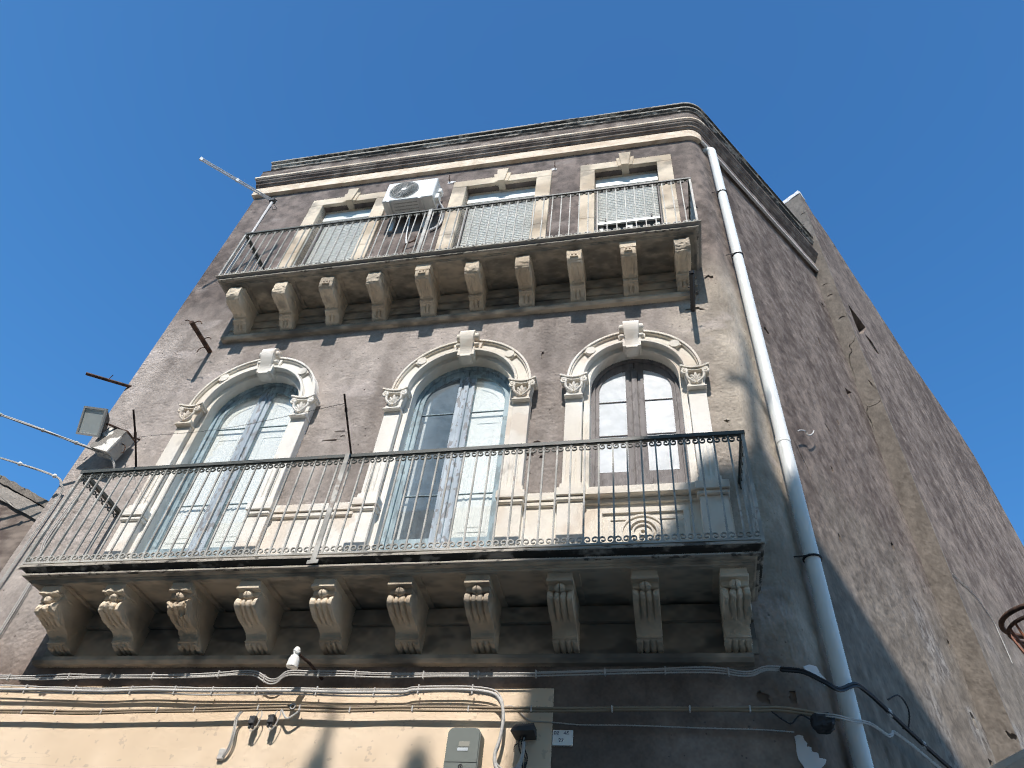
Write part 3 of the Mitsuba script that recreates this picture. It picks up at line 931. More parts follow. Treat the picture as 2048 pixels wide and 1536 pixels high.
def surround(cx, hw, zs, ro, ri, pin, pout, z0, is_window):
    """archivolt with sunk panels and discs, jambs and pilasters"""
    zc = 6.585                                     # foot of the capital
    K = f'{H}__window_surround'
    band = (arch(ro, zs, zs - 0.001, cx) - arch(ri, zs, zs - 0.01, cx))
    ring = ex_xz(band, 0.0, -0.072)
    # raised rims
    rim = arch(ro, zs, zs - 0.001, cx) - arch(ro - 0.022, zs, zs - 0.01, cx)
    rim2 = arch(ri + 0.026, zs, zs - 0.001, cx) - arch(ri, zs, zs - 0.01, cx)
    rm = [ex_xz(rim, 0.0, -0.112), ex_xz(rim2, 0.0, -0.106)]
    mid = arch(ro - 0.027, zs, zs - 0.001, cx) - arch(ri + 0.030, zs, zs - 0.01, cx)
    # sunk panels between keystone, discs and springing
    rm_ = (ro + ri) / 2
    holes = []
    for s in (-1, 1):
        for a0, a1 in ((0.06, 0.66), (0.84, 1.34)):
            aa = np.linspace(a0, a1, 16)
            d0, d1 = rm_ - 0.047, rm_ + 0.047
            poly = [(cx + s * d1 * math.cos(a), zs + d1 * math.sin(a)) for a in aa] + [(cx + s * d0 * math.cos(a), zs + d0 * math.sin(a)) for a in aa[::-1]]
            holes.append(cs(poly))
    mp = mid
    for h in holes:
        mp = mp - h
    rm.append(ex_xz(mp, 0.0, -0.097))
    discs = []
    for s in (-1, 1):
        a = 0.75
        c = (cx + s * rm_ * math.cos(a), zs + rm_ * math.sin(a))
        discs.append(mesh_of(ex_xz(CrossSection.circle(0.052, 28).translate(c), 0.0, -0.112)))
    jamb = (arch(ri, zs, z0, cx) - arch(hw, zs, z0 - 0.01, cx))
    rm.append(ex_xz(jamb, 0.0, -0.030))
    # soffit lining of the opening
    lin = (arch(hw + 0.001, zs, z0, cx) - arch(hw - 0.012, zs, z0 - 0.01, cx))
    rm.append(ex_xz(lin, 0.30, -0.026))
    key = add(K, cat([ring], rm, discs), 'cream_paint')
    keystone(cx, zs + ro + 0.095, key)
    for s in (-1, 1):
        xa, xb = (cx + pin, cx + pout) if s > 0 else (cx - pout, cx - pin)
        sh = rbox(xa, xb, -0.092, 0.0, 5.49, zc, 0.003)
        # fluted lower half: three sunk strips
        for k in range(3):
            x0 = xa + 0.030 + k * (xb - xa - 0.06 - 0.022) / 2
            sh = sh - box(x0, x0 + 0.022, -0.11, -0.082, 5.55, 6.02)
        base = rbox(xa - 0.016, xb + 0.016, -0.112, 0.0, 5.474, 5.535, 0.004)
        add(f'{key}__pilaster', cat(sh, base), 'cream_paint')
        capital((xa + xb) / 2, xb - xa, zc, key)
    return key


S1 = surround(1.872, 0.535, 6.87, 0.742, 0.575, 0.583, 0.748, FLOOR1, False)
S2 = surround(4.233, 0.535, 6.87, 0.742, 0.575, 0.583, 0.748, FLOOR1, False)
S3 = surround(5.993, 0.445, 6.87, 0.655, 0.492, 0.497, 0.660, 5.47, True)

# dado of the balcony floor: cream wall, pedestals and the ledge that runs over them
XE = 6.716
spans = [(1.872 - 0.79, 1.872 - 0.583), (1.872 + 0.583, 4.233 - 0.583), (4.233 + 0.583, XE)]
peds = [(1.872 - 0.760, 1.872 - 0.560), (1.872 + 0.560, 1.872 + 0.765), (4.233 - 0.765, 4.233 - 0.560), (4.233 + 0.560, 4.233 + 0.765), (5.993 - 0.69, 5.993 - 0.472), (5.993 + 0.480, 5.993 + 0.702)]
dado = [box(a, b, -0.030, 0.0, FLOOR1, 5.345) for a, b in spans]
for d_ in dado:
    add(f'{H}__dado', mesh_of(d_), 'cream_paint')
for a, b in peds:
    add(f'{H}__pedestal', cat(rbox(a, b, -0.095, 0.0, 4.62, 5.345, 0.003), rbox(a - 0.015, b + 0.015, -0.112, 0.0, FLOOR1, 4.62, 0.004)), 'cream_paint')
led = []
for a, b in spans:
    led.append([])
    led[-1] += [rbox(a, b, -0.070, 0.0, 5.395, 5.475, 0.003), rbox(a, b, -0.055, 0.0, 5.345, 5.392, 0.006)]
for a, b in peds:
    k_ = [i for i, q in enumerate(spans) if q[0] - 0.05 < (a + b) / 2 < q[1] + 0.05][0]
    led[k_] += [rbox(a - 0.024, b + 0.024, -0.138, 0.0, 5.393, 5.4735, 0.003), rbox(a - 0.016, b + 0.016, -0.120, 0.0, 5.346, 5.390, 0.010)]
led[2] += [rbox(5.993 - 0.47, 5.993 + 0.48, -0.115, 0.25, 5.40, 5.478, 0.003)]
for l_ in led:
    add(f'{H}__ledge', cat(l_), 'cream_paint')
# sunk panel with a ringed rosette under the right-hand window
px0, px1, pz0, pz1 = 5.993 - 0.36, 5.993 + 0.385, 4.72, 5.290
fr = rect(px0, px1, pz0, pz1) - rect(px0 + 0.045, px1 - 0.045, pz0 + 0.045, pz1 - 0.045)
fr2 = rect(px0 + 0.09, px1 - 0.09, pz0 + 0.09, pz1 - 0.09) - rect(px0 + 0.112, px1 - 0.112, pz0 + 0.112, pz1 - 0.112)
rc = (6.003, 5.050)
ros = [ex_xz((CrossSection.circle(r1, 48) - CrossSection.circle(r0, 48)).translate(rc), -0.029, -0.029 - d) for r1, r0, d in ((0.178, 0.162, 0.014), (0.130, 0.108, 0.026), (0.088, 0.074, 0.018), (0.032, 0.018, 0.022))]
fr2 = fr2 - CrossSection.circle(0.178, 48).translate(rc)
add(f'{H}__dado_panel', cat(ex_xz(fr, -0.029, -0.050), ex_xz(fr2, -0.029, -0.040), ros), 'cream_paint', label='framed cream panel with ringed rosette under the window')


# ---- arched glazed doors and the arched window
def arched_unit(cx, hw, zs, z0, wood, meet_wood, stile, meet, bars, rail_top, panes, shutters, name, label):
    """fixed frame; two leaves with stiles, meeting stile, glazing bars and panes; interior shutters"""
    y0 = 0.115
    outer = arch(hw - 0.010, zs, z0, cx)
    innr = arch(hw - 0.050, zs, z0 - 0.01, cx)
    key = add(f'{H}__{name}', mesh_of(ex_xz(outer - innr, 0.19, y0 - 0.02)), wood, label=label)
    full = arch(hw - 0.052, zs, z0 + 0.01, cx)
    for s in (-1, 1):
        half = full ^ rect(*((cx + 0.004, cx + 2) if s > 0 else (cx - 2, cx - 0.004)), z0, zs + 2)
        hole = arch(stile, zs, rail_top, cx, rz=zs and (hw - 0.052) - 0.095) ^ rect(*((cx + meet, cx + 2) if s > 0 else (cx - 2, cx - meet)), z0, zs + 2)
        leaf = mesh_of(ex_xz(half - hole, 0.150, y0))
        # sunk kick panel
        x0, x1 = (cx + meet, cx + stile) if s > 0 else (cx - stile, cx - meet)
        kick = [rbox(x0 + 0.03, x1 - 0.03, y0 - 0.010, y0 + 0.02, z0 + 0.10, rail_top - 0.09, 0.004)] if rail_top - z0 > 0.3 else [rbox(x0, x1, y0 - 0.016, y0 + 0.01, rail_top - 0.075, rail_top - 0.050, 0.004)]
        lk = add(f'{key}__leaf', cat([leaf], kick), wood)
        for zb in bars:
            add(f'{key}__glazing_bar', mesh_of(rbox(min(x0, x1), max(x0, x1), y0 + 0.006, y0 + 0.026, zb - 0.004, zb + 0.004, 0.001)), wood)
        g = hole.offset(0.006, __import__('manifold3d').JoinType.Miter) if False else hole
        pm = mesh_of(ex_xz(g, 0.0, -0.0005))
        v = np.array(pm.vertices)
        f = np.array([t for t in pm.faces if np.all(v[t, 1] < -0.00025)])
        v = v.copy(); v[:, 1] = y0 + 0.016
        add(f'{key}__pane', trimesh.Trimesh(v, f, process=False), panes[s])
        if shutters.get(s):
            sh = (arch(stile + 0.04, zs, z0 + 0.02, cx) ^ rect(*((cx + 0.012, cx + 2) if s > 0 else (cx - 2, cx - 0.012)), z0, zs + 2))
            ms = [ex_xz(sh, 0.185, 0.168)]
            a, b = (cx + meet + 0.055, cx + stile - 0.045) if s > 0 else (cx - stile + 0.045, cx - meet - 0.055)
            for za, zb in ((z0 + 0.72, 6.60),):
                ms.append(ex_xz(rect(a, b, za, zb) - rect(a + 0.018, b - 0.018, za + 0.018, zb - 0.018), 0.169, 0.162))
                ms.append(rbox(a + 0.045, b - 0.045, 0.163, 0.175, za + 0.05, zb - 0.05, 0.004))
            xi, xo = (a - cx, b - cx) if s > 0 else (cx - b, cx - a)
            top = arch(xo, zs - 0.02, 6.76, cx, 0.27) ^ rect(min(a, b), max(a, b), 6.76, 8)
            ms.append(ex_xz(top - top.offset(-0.018), 0.169, 0.162))
            add(f'{key}__inner_shutter', cat(ms), 'shutter_white')
    # meeting stile astragal
    zt = zs + hw - 0.06
    m = rbox(cx - 0.030, cx + 0.026, y0 - 0.024, y0 + 0.01, z0 + 0.02, zt - 0.12, 0.006)
    add(f'{key}__meeting_stile', cat(m, rbox(cx - meet, cx - 0.034, y0 - 0.004, y0 + 0.01, z0 + 0.02, zt - 0.14, 0.003), rbox(cx + 0.030, cx + meet, y0 - 0.006, y0 + 0.01, z0 + 0.02, zt - 0.14, 0.003)), meet_wood)
    return key


arched_unit(1.872, 0.535, 6.87, FLOOR1 + 0.02, 'blue_wood', 'worn_wood', 0.435, 0.085, (6.715, 5.675), 5.165, {-1: 'pane_clear', 1: 'pane_clear'}, {-1: 1, 1: 1}, 'balcony_door', 'left balcony door, peeling blue-grey wood with white inner shutters')
D2 = arched_unit(4.233, 0.535, 6.87, FLOOR1 + 0.02, 'blue_wood', 'worn_wood', 0.436, 0.090, (6.715, 5.660), 5.175, {-1: 'pane_sky_dust', 1: 'pane_clear'}, {1: 1}, 'balcony_door', 'middle balcony door, blue-grey wood with one dark and one shuttered leaf')
add(f'{D2}__inner_shutter', cat(obox((4.233 - 0.405, 0.34, 5.95), (0.012, 0.0, 0), (0.0, 0.16, 0), (0, 0, 1.28))), 'shutter_white', label='folded-back white shutter edge')
arched_unit(5.993, 0.445, 6.87, 5.48, 'brown_wood', 'brown_wood', 0.356, 0.090, (6.715, 6.265), 5.815, {-1: 'pane_limed', 1: 'pane_limed'}, {}, 'arched_window', 'grey-brown arched window with whitened panes')
# tattered curtain hanging behind the limed panes
add(f'{H}__room_blind', mesh_of(box(5.58, 6.40, 0.30, 0.31, 5.5, 7.25)), 'shutter_white')


# ---- top-floor windows with roller shutters
def top_window(cx, hw, ow, zb, label):
    key = add(f'{H}__top_window', mesh_of(ex_xz(rect(cx - hw, cx + hw, FLOOR2, 11.285) - rect(cx - hw + 0.02, cx + hw - 0.02, FLOOR2 + 0.02, 11.26), 0.20, 0.14)), 'brown_wood', label=label)
    # stone frame in blocks
    ztop = 11.465
    blocks = []
    for s in (-1, 1):
        xa, xb = (cx + hw, cx + ow) if s > 0 else (cx - ow, cx - hw)
        zz = [FLOOR2, 9.35, 9.98, 10.62, 11.288]
        for a, b in zip(zz[:-1], zz[1:]):
            add(f'{key}__jamb_block', mesh_of(rbox(xa, xb, -0.052, 0.20, a + 0.0015, b - 0.0015, 0.004)), 'weathered_stone')
    for a, b in ((cx - ow, cx - 0.10), (cx + 0.10, cx + ow)):
        add(f'{key}__lintel_block', mesh_of(rbox(a, b, -0.052, 0.20, 11.29, ztop, 0.004)), 'weathered_stone')
    kz = ztop + 0.16
    k1 = cs([(cx - 0.098, 11.288), (cx + 0.098, 11.288), (cx + 0.128, kz - 0.105), (cx - 0.128, kz - 0.105)])
    k2 = cs([(cx - 0.053, 11.275), (cx + 0.048, 11.275), (cx + 0.085, kz), (cx - 0.085, kz)])
    add(f'{key}__keystone', cat(ex_xz(k1, 0.20, -0.066), ex_xz(k2, 0.18, -0.088)), 'weathered_stone')
    xa, xb = cx - hw + 0.03, cx + hw - 0.03
    add(f'{key}__shutter_box', mesh_of(rbox(xa - 0.028, xb + 0.028, 0.095, 0.3, 11.035, 11.25, 0.004)), 'white_enamel')
    add(f'{key}__lintel_soffit', mesh_of(box(xa - 0.02, xb + 0.02, 0.08, 0.3, 11.252, 11.284)), 'weathered_stone')
    # curtain of slats: a ribbed sheet
    pitch, n = 0.045, int((10.975 - zb) / 0.045)
    prof = [(0.165, 10.975)]
    for i in range(n):
        z1 = 10.975 - i * pitch
        prof += [(0.158, z1 - 0.003), (0.151, z1 - pitch * 0.5), (0.158, z1 - pitch + 0.013), (0.178, z1 - pitch + 0.010), (0.178, z1 - pitch + 0.001)]
    zlast = 10.975 - n * pitch
    prof += [(0.15, zlast), (0.15, zlast - 0.05), (0.175, zlast - 0.05), (0.186, zlast), (0.186, 10.975)]
    sl = ex_yz(cs(prof), xa, xb)
    add(f'{key}__slat_curtain', mesh_of(sl), 'white_enamel', kind='stuff')
    if zb > 9.3:
        add(f'{key}__stopper', cat([rbox(cx + d - 0.011, cx + d + 0.011, 0.135, 0.155, zlast + 0.0, zlast + 0.07, 0.003) for d in (-0.30, 0.30)]), 'black_rubber')
        add(f'{key}__sash', cat([rbox(cx - 0.40, cx - 0.34, 0.19, 0.24, FLOOR2 + 0.03, zlast, 0.003), rbox(cx + 0.34, cx + 0.40, 0.19, 0.24, FLOOR2 + 0.03, zlast, 0.003), rbox(cx - 0.045, cx + 0.045, 0.185, 0.24, FLOOR2 + 0.03, zlast, 0.003)]), 'grille_grey')
        g = box(cx - 0.40, cx + 0.40, 0.21, 0.2103, FLOOR2 + 0.03, zlast)
        add(f'{key}__pane', ([(cx - 0.40, 0.215, FLOOR2 + 0.03), (cx + 0.40, 0.215, FLOOR2 + 0.03), (cx + 0.40, 0.215, zlast), (cx - 0.40, 0.215, zlast)], [(0, 1, 2, 3)]), 'pane_sky_dust')
    return key


top_window(*TOPW[0], 0.640, 8.80, 'left top-floor window with closed white roller shutter')
top_window(*TOPW[1], 0.740, 8.80, 'middle top-floor window with closed white roller shutter, widest of the three')
top_window(*TOPW[2], 0.640, 10.15, 'right top-floor window with roller shutter half raised')

# torn patches where white undercoat shows, wrapped round the corner at the lower right
def wrap(P):
    """(length along the outline, z, height over the surface) to the place on the rounded corner"""
    L, z_, d = P[:, 0], P[:, 1], P[:, 2]
    th = np.clip((L - 6.931) / 0.2, 0, math.radians(54))
    nx, ny = np.sin(th), -np.cos(th)
    run_ = np.maximum(0, L - 6.931 - 0.2 * math.radians(54))
    x = np.where(L <= 6.931, L, 6.931 + 0.2 * nx + SD[0] * run_)
    y = np.where(L <= 6.931, 0.0, 0.2 + 0.2 * ny + SD[1] * run_)
    return np.stack([x + nx * d, y + ny * d, z_], -1)


PATCHES = ([(6.872, 3.497), (6.898, 3.508), (6.925, 3.5), (6.924, 3.48), (6.94, 3.457), (6.934, 3.439), (6.959, 3.434), (6.956, 3.408), (6.994, 3.403), (6.994, 3.375), (7.04, 3.374), (7.026, 3.346), (6.993, 3.316), (7.001, 3.27), (6.904, 3.247), (6.891, 3.324), (6.87, 3.363), (6.868, 3.409), (6.873, 3.455)],
           [(7.011, 3.957), (7.063, 3.984), (7.155, 4.003), (7.177, 3.967), (7.245, 3.952), (7.272, 3.928), (7.207, 3.89), (7.166, 3.909), (7.073, 3.895), (7.039, 3.92)])
for poly, lab in zip(PATCHES, ('torn patch of bare white undercoat near the foot of the drainpipe', 'bare white patch behind the cables at the corner')):
    add(f'{H}__bare_patch', mesh_of(cs(poly).extrude(0.012).translate((0, 0, -0.005)).refine_to_length(0.02).warp_batch(wrap)), 'old_white', label=lab)

# ------------------------------------------------------------------ iron railings
def scroll_mesh(w, h, th, dp, flip):
    """open C with both arms curling inwards, base on the rail"""
    pts = []
    r = h * 0.34
    for s in (-1, 1):
        a = np.linspace(0, 1, 22)
        ang = -np.pi / 2 + a * np.pi * 1.75
        rr = r * (1 - 0.55 * np.clip((a - 0.45) / 0.55, 0, 1))
        cx, cz = s * (w / 2 - r * 1.02), h - r * 1.05
        arm = np.stack([cx + s * rr * np.cos(ang) * 1.0, cz + rr * np.sin(ang)], -1)
        # outer flank from the base to the curl
        ang2 = np.linspace(-np.pi / 2, 0, 8)
        fl = np.stack([s * (w / 2 - h * 0.42) + s * h * 0.42 * np.cos(ang2), h * 0.46 + h * 0.42 * np.sin(ang2)], -1)
        up = np.stack([cx + s * r * np.cos(np.linspace(0.05, np.pi * 1.15, 12)), cz + r * np.sin(np.linspace(0.05, np.pi * 1.15, 12))], -1)
        rr2 = r * np.linspace(0.95, 0.42, 8)
        ang3 = np.linspace(np.pi * 1.15, np.pi * 1.72, 8)
        inn = np.stack([cx + s * rr2 * np.cos(ang3), cz + rr2 * np.sin(ang3)], -1)
        pts.append(np.vstack([fl, up, inn]))
    path = np.vstack([pts[0][::-1], pts[1]])
    t = np.gradient(path, axis=0)
    t /= np.linalg.norm(t, axis=1, keepdims=True) + 1e-9
    nn = np.stack([-t[:, 1], t[:, 0]], -1) * th / 2
    v = []
    for k in range(len(path)):
        for sgn, d in ((1, -1), (1, 1), (-1, 1), (-1, -1)):
            q = path[k] + sgn * nn[k]
            v.append((q[0], d * dp / 2, -q[1] if flip else q[1]))
    f = []
    n = len(path)
    for i in range(n - 1):
        for j in range(4):
            j2 = (j + 1) % 4
            q = (i * 4 + j, i * 4 + j2, (i + 1) * 4 + j2, (i + 1) * 4 + j)
            f += [(q[0], q[1], q[2]), (q[0], q[2], q[3])]
    f += [(0, 2, 1), (0, 3, 2), (n * 4 - 4, n * 4 - 3, n * 4 - 2), (n * 4 - 4, n * 4 - 2, n * 4 - 1)]
    m = trimesh.Trimesh(np.array(v), np.array(f), process=False)
    trimesh.repair.fix_normals(m)
    return m


def star():
    """little leaf collar where a bar meets the scroll band"""
    ms = []
    for a in (25, 65, 115, 155):
        ms.append(Manifold.hull_points(np.array([(-.004, -.005, 0), (.004, -.005, 0), (-.004, .005, 0), (.004, .005, 0), (0.001, 0, .032), (-.001, 0, .032)])).rotate((0, a - 90, 0)))
    return union(ms)


def railing(name, xl, xr, p, zb, zt, nfront, nside, mid_x, hs, lab, fine_scrolls, group_cat='railing', rail_h=0.03):
    K = thing(name, lab, group_cat)
    path = [(xl, 0.0), (xl, -p), (xr, -p), (xr, 0.0)]
    # rails
    def rail(z0, z1, w):
        return cat(box(xl - w / 2, xr + w / 2, -p - w / 2, -p + w / 2, z0, z1), box(xl - w / 2, xl + w / 2, -p + w / 2, 0.02, z0, z1), box(xr - w / 2, xr + w / 2, -p + w / 2, 0.02, z0, z1))
    add(f'{K}__top_rail', rail(zt - rail_h, zt, 0.036), 'iron_green')
    add(f'{K}__bottom_rail', rail(zb, zb + 0.012, 0.024), 'iron_grey')
    add(f'{K}__band_bar', rail(zt - rail_h - hs - 0.008, zt - rail_h - hs, 0.010), 'iron_green') if False else None
    L = zt - rail_h - zb - 0.012
    r = 0.0066 if fine_scrolls else 0.0060
    bar = [box(-r, r, -r, r, 0, L)]
    st = star()
    bar += [st.translate((0, 0, L - hs - 0.002)), st.scale((0.8, 1, 0.7)).rotate((180, 0, 0)).translate((0, 0, hs))]
    bar = mikit.ply(cat(bar), 'iron_grey')
    zbar = zb + 0.012
    xs = np.linspace(xl, xr, nfront)
    for x in xs[1:-1]:
        if abs(x - mid_x) > 0.03:
            put(f'{K}__baluster', bar, T().translate([float(x), -p, zbar]))
    ys = np.linspace(-p, 0, nside + 2)[1:-1]
    for xx in (xl, xr):
        for y in ys:
            put(f'{K}__baluster', bar, T().translate([xx, float(y), zbar]).rotate([0, 0, 1], 90))
    # posts at the corners and the braced middle post
    for xx in (xl, xr):
        add(f'{K}__corner_post', mesh_of(box(xx - 0.012, xx + 0.012, -p - 0.012, -p + 0.012, zb - 0.04, zt - rail_h)), 'iron_grey')
    add(f'{K}__middle_post', cat(rbox(mid_x - 0.022, mid_x + 0.022, -p - 0.028, -p - 0.014, zb - 0.07, zt + 0.002, 0.002), obox((mid_x, -p - 0.024, zb - 0.075), (0.045, 0, 0.004), (0, 0.004, 0), (0, 0, 0.016))), 'iron_grey')
    # scroll bands
    w = (xr - xl) / (nfront - 1)
    up = scroll_mesh(w * 0.92, hs, 0.0075 if fine_scrolls else 0.007, 0.014, False)
    dn = scroll_mesh(w * 0.92, hs, 0.0075 if fine_scrolls else 0.007, 0.014, True)
    xm = (xs[:-1] + xs[1:]) / 2
    ym = (np.linspace(-p, 0, nside + 2)[:-1] + np.linspace(-p, 0, nside + 2)[1:]) / 2
    ks = (p / (nside + 1)) / w
    if fine_scrolls:
        for nm, m, z_, mat in (('scroll', up, zbar, 'iron_grey'), ('scroll', dn, zt - rail_h, 'iron_green')):
            sh = mikit.ply(m, mat)
            for x in xm:
                put(f'{K}__{nm}', sh, T().translate([float(x), -p, z_]))
            for xx in (xl, xr):
                for y in ym:
                    put(f'{K}__{nm}', sh, T().translate([xx, float(y), z_]).rotate([0, 0, 1], 90).scale([ks, 1, 1]))
    else:
        for nm, m, z_, mat in (('lower_scroll_band', up, zbar, 'iron_grey'), ('upper_scroll_band', dn, zt - rail_h, 'iron_green')):
            all_ = []
            for x in xm:
                q = m.copy(); q.apply_translation((x, -p, z_)); all_.append(q)
            for xx in (xl, xr):
                for y in ym:
                    q = m.copy(); q.apply_transform(np.array([[0, -1, 0, xx], [ks, 0, 0, y], [0, 0, 1, z_], [0, 0, 0, 1.0]])); all_.append(q)
            add(f'{K}__{nm}', cat(all_), mat, kind='stuff')
    return K


railing('balcony_railing', 0.922, 6.820, 0.604, 4.552, 5.557, 54, 5, 3.553, 0.060, 'green-grey wrought iron railing with scroll bands on the lower balcony', True, rail_h=0.034)
railing('balcony_railing', 0.944, 6.790, 0.551, 8.755, 9.760, 54, 5, 3.556, 0.048, 'thin rusty iron railing round the upper balcony on the top floor', False, rail_h=0.026)

# ------------------------------------------------------------------ drainpipe
K = thing('drainpipe', 'long white plastic drainpipe running down the rounded corner of the house', 'drainpipe')
PX, PY, PR = 7.276, 0.181, 0.0585
cuts = [0.3, 2.2, 4.90, 6.13, 9.085, 10.583]
tops = [2.2, 4.90, 6.13, 9.085, 10.583, 11.80]
ri_ = math.atan2(-1, 0)
for a, b in zip(cuts, tops):
    seg = Manifold.cylinder(b - a, PR, PR, 40).translate((PX, PY, a))
    sock = Manifold.cylinder(0.07, PR + 0.0045, PR + 0.0045, 40).translate((PX, PY, b - 0.035)) if b in (6.13,) else Manifold.cylinder(0.02, PR + 0.001, PR + 0.001, 40).translate((PX, PY, b - 0.01))
    add(f'{K}__pipe_length', mesh_of(union(seg, sock)), 'white_pvc', smooth=30)
aa = np.linspace(0, math.radians(100), 12)
bend = [(PX, PY, 11.80)] + [(PX - SN[0] * 0.0 - 0.13 * (1 - math.cos(a)) * 0.86, PY + 0.0 + 0.13 * (1 - math.cos(a)) * 0.25, 11.80 + 0.11 * math.sin(a)) for a in aa]
add(f'{K}__bend', tube(bend, PR, 32), 'white_pvc', smooth=40)
for z_ in (4.90, 9.085, 10.583):
    a = np.linspace(0, 2 * np.pi, 28, endpoint=False)
    cl = [(PX + (PR + 0.006) * math.cos(t), PY + (PR + 0.006) * math.sin(t), z_) for t in a]
    ms = [tube(cl, 0.007 if z_ > 5 else 0.010, 6, closed=True), tube([(PX - 0.05, PY - 0.05, z_), (PX - 0.11, PY - 0.045, z_ - 0.005), (PX - 0.15, PY - 0.03, z_ + 0.01)], 0.006, 6)]
    add(f'{K}__clamp', cat(ms), 'black_rubber')

# ------------------------------------------------------------------ outdoor air-conditioning unit
K = thing('air_conditioner', 'white outdoor air conditioning unit with round fan grille, hung between two top-floor windows', 'air conditioner')
ax0, ax1, az0, az1, ay0, ay1 = 2.610, 3.362, 10.600, 11.120, -0.330, -0.075
fc = (ax0 + 0.285, (az0 + az1) / 2 + 0.005)
cas = rbox(ax0, ax1, ay0, ay1, az0, az1, 0.012) - ex_xz(CrossSection.circle(0.212, 48).translate(fc), ay0 + 0.10, ay0 - 0.02)
cas = cas - ex_xz(rect(ax0 + 0.53, ax0 + 0.534, az0 + 0.02, az1 - 0.02), ay0 + 0.004, ay0 - 0.01)
add(f'{K}__casing', mesh_of(cas), 'plastic_white')
gr = []
for k in range(36):
    a = 2 * np.pi * k / 36
    gr.append(tube([(fc[0] + 0.035 * math.cos(a), ay0 - 0.012, fc[1] + 0.035 * math.sin(a)), (fc[0] + 0.13 * math.cos(a + 0.12), ay0 - 0.016, fc[1] + 0.13 * math.sin(a + 0.12)), (fc[0] + 0.214 * math.cos(a + 0.3), ay0 - 0.004, fc[1] + 0.214 * math.sin(a + 0.3))], 0.0032, 4))
for r_ in (0.06, 0.095, 0.13, 0.165, 0.196, 0.216):
    gr.append(tube([(fc[0] + r_ * math.cos(a), ay0 - 0.012, fc[1] + r_ * math.sin(a)) for a in np.linspace(0, 2 * np.pi, 40, endpoint=False)], 0.003 if r_ < 0.21 else 0.006, 4, closed=True))
add(f'{K}__fan_grille', cat(gr), 'grille_grey')
fan = [Manifold.cylinder(0.03, 0.04, 0.04, 20, True).rotate((90, 0, 0)).translate((fc[0], ay0 + 0.06, fc[1]))]
for k in range(3):
    fan.append(Manifold.cube((0.15, 0.006, 0.12), True).rotate((22, 0, 0)).translate((0.11, 0, 0)).rotate((0, 120 * k + 20, 0)).translate((fc[0], ay0 + 0.06, fc[1])))
add(f'{K}__fan', cat(fan), 'grille_dark')
add(f'{K}__grille_boss', mesh_of(Manifold.cylinder(0.012, 0.036, 0.036, 24, True).rotate((90, 0, 0)).translate((fc[0], ay0 - 0.016, fc[1]))), 'plastic_white')
add(f'{K}__valve_cover', mesh_of(rbox(ax1, ax1 + 0.055, -0.26, -0.16, az0 + 0.06, az0 + 0.19, 0.006)), 'plastic_white')
add(f'{K}__valve_cover', mesh_of(rbox(ax1, ax1 + 0.05, -0.22, -0.13, az0 + 0.30, az0 + 0.40, 0.006)), 'plastic_white')
for x in (ax0 + 0.10, ax0 + 0.565):
    add(f'{K}__bracket', cat(rbox(x - 0.022, x + 0.022, ay0 - 0.012, 0.0, az0 - 0.038, az0 - 0.004, 0.002), rbox(x - 0.022, x + 0.022, -0.03, 0.0, az0 - 0.30, az0 - 0.038, 0.002)), 'galvanised')
add(f'{K}__base_ribs', cat([rbox(ax0 + 0.16, ax1 - 0.24, y, y + 0.014, az0 - 0.006, az0 + 0.004, 0.002) for y in (-0.28, -0.23, -0.18, -0.13)]), 'grille_grey')
add(f'{K}__hose', tube(spline([(ax0 + 0.36, -0.10, az0), (ax0 + 0.37, -0.07, 10.42), (ax0 + 0.37, -0.03, 10.20), (ax0 + 0.39, -0.02, 10.02), (ax0 + 0.42, -0.02, 9.90)], 6), 0.010, 8), 'plastic_white')
add(f'{K}__pipe', tube(spline([(ax1 + 0.04, -0.18, az0 + 0.08), (ax1 + 0.10, -0.10, az0 - 0.02), (ax1 + 0.09, -0.03, az0 - 0.14), (ax1 + 0.06, -0.02, 10.30), (ax1 - 0.05, -0.02, 10.20)], 6), 0.018, 8), 'old_white')
K = add('faucet_pipe', cat(tube(spline([(3.01, -0.03, 9.88), (3.05, -0.05, 9.875), (3.10, -0.05, 9.90), (3.16, -0.05, 9.95), (3.17, -0.06, 9.99)], 5), 0.010, 7), tube([(3.02, -0.025, 8.75), (3.015, -0.025, 9.88)], 0.012, 7), box(3.15, 3.19, -0.08, -0.045, 9.93, 10.0)), 'rusty_iron',
        label='rusty standpipe with tap on the wall below the air conditioner', cat='pipe') if False else None
K = thing('water_pipe', 'rusty bent standpipe on the wall below the air conditioner', 'pipe')
add(f'{K}__upright', tube([(3.02, -0.025, 8.75), (3.015, -0.025, 9.87)], 0.012, 7), 'rusty_iron')
add(f'{K}__tap', cat(tube(spline([(3.015, -0.025, 9.87), (3.05, -0.05, 9.875), (3.10, -0.05, 9.90), (3.15, -0.05, 9.93)], 5), 0.010, 7), rbox(3.145, 3.175, -0.075, -0.045, 9.90, 10.0, 0.004)), 'rusty_iron')

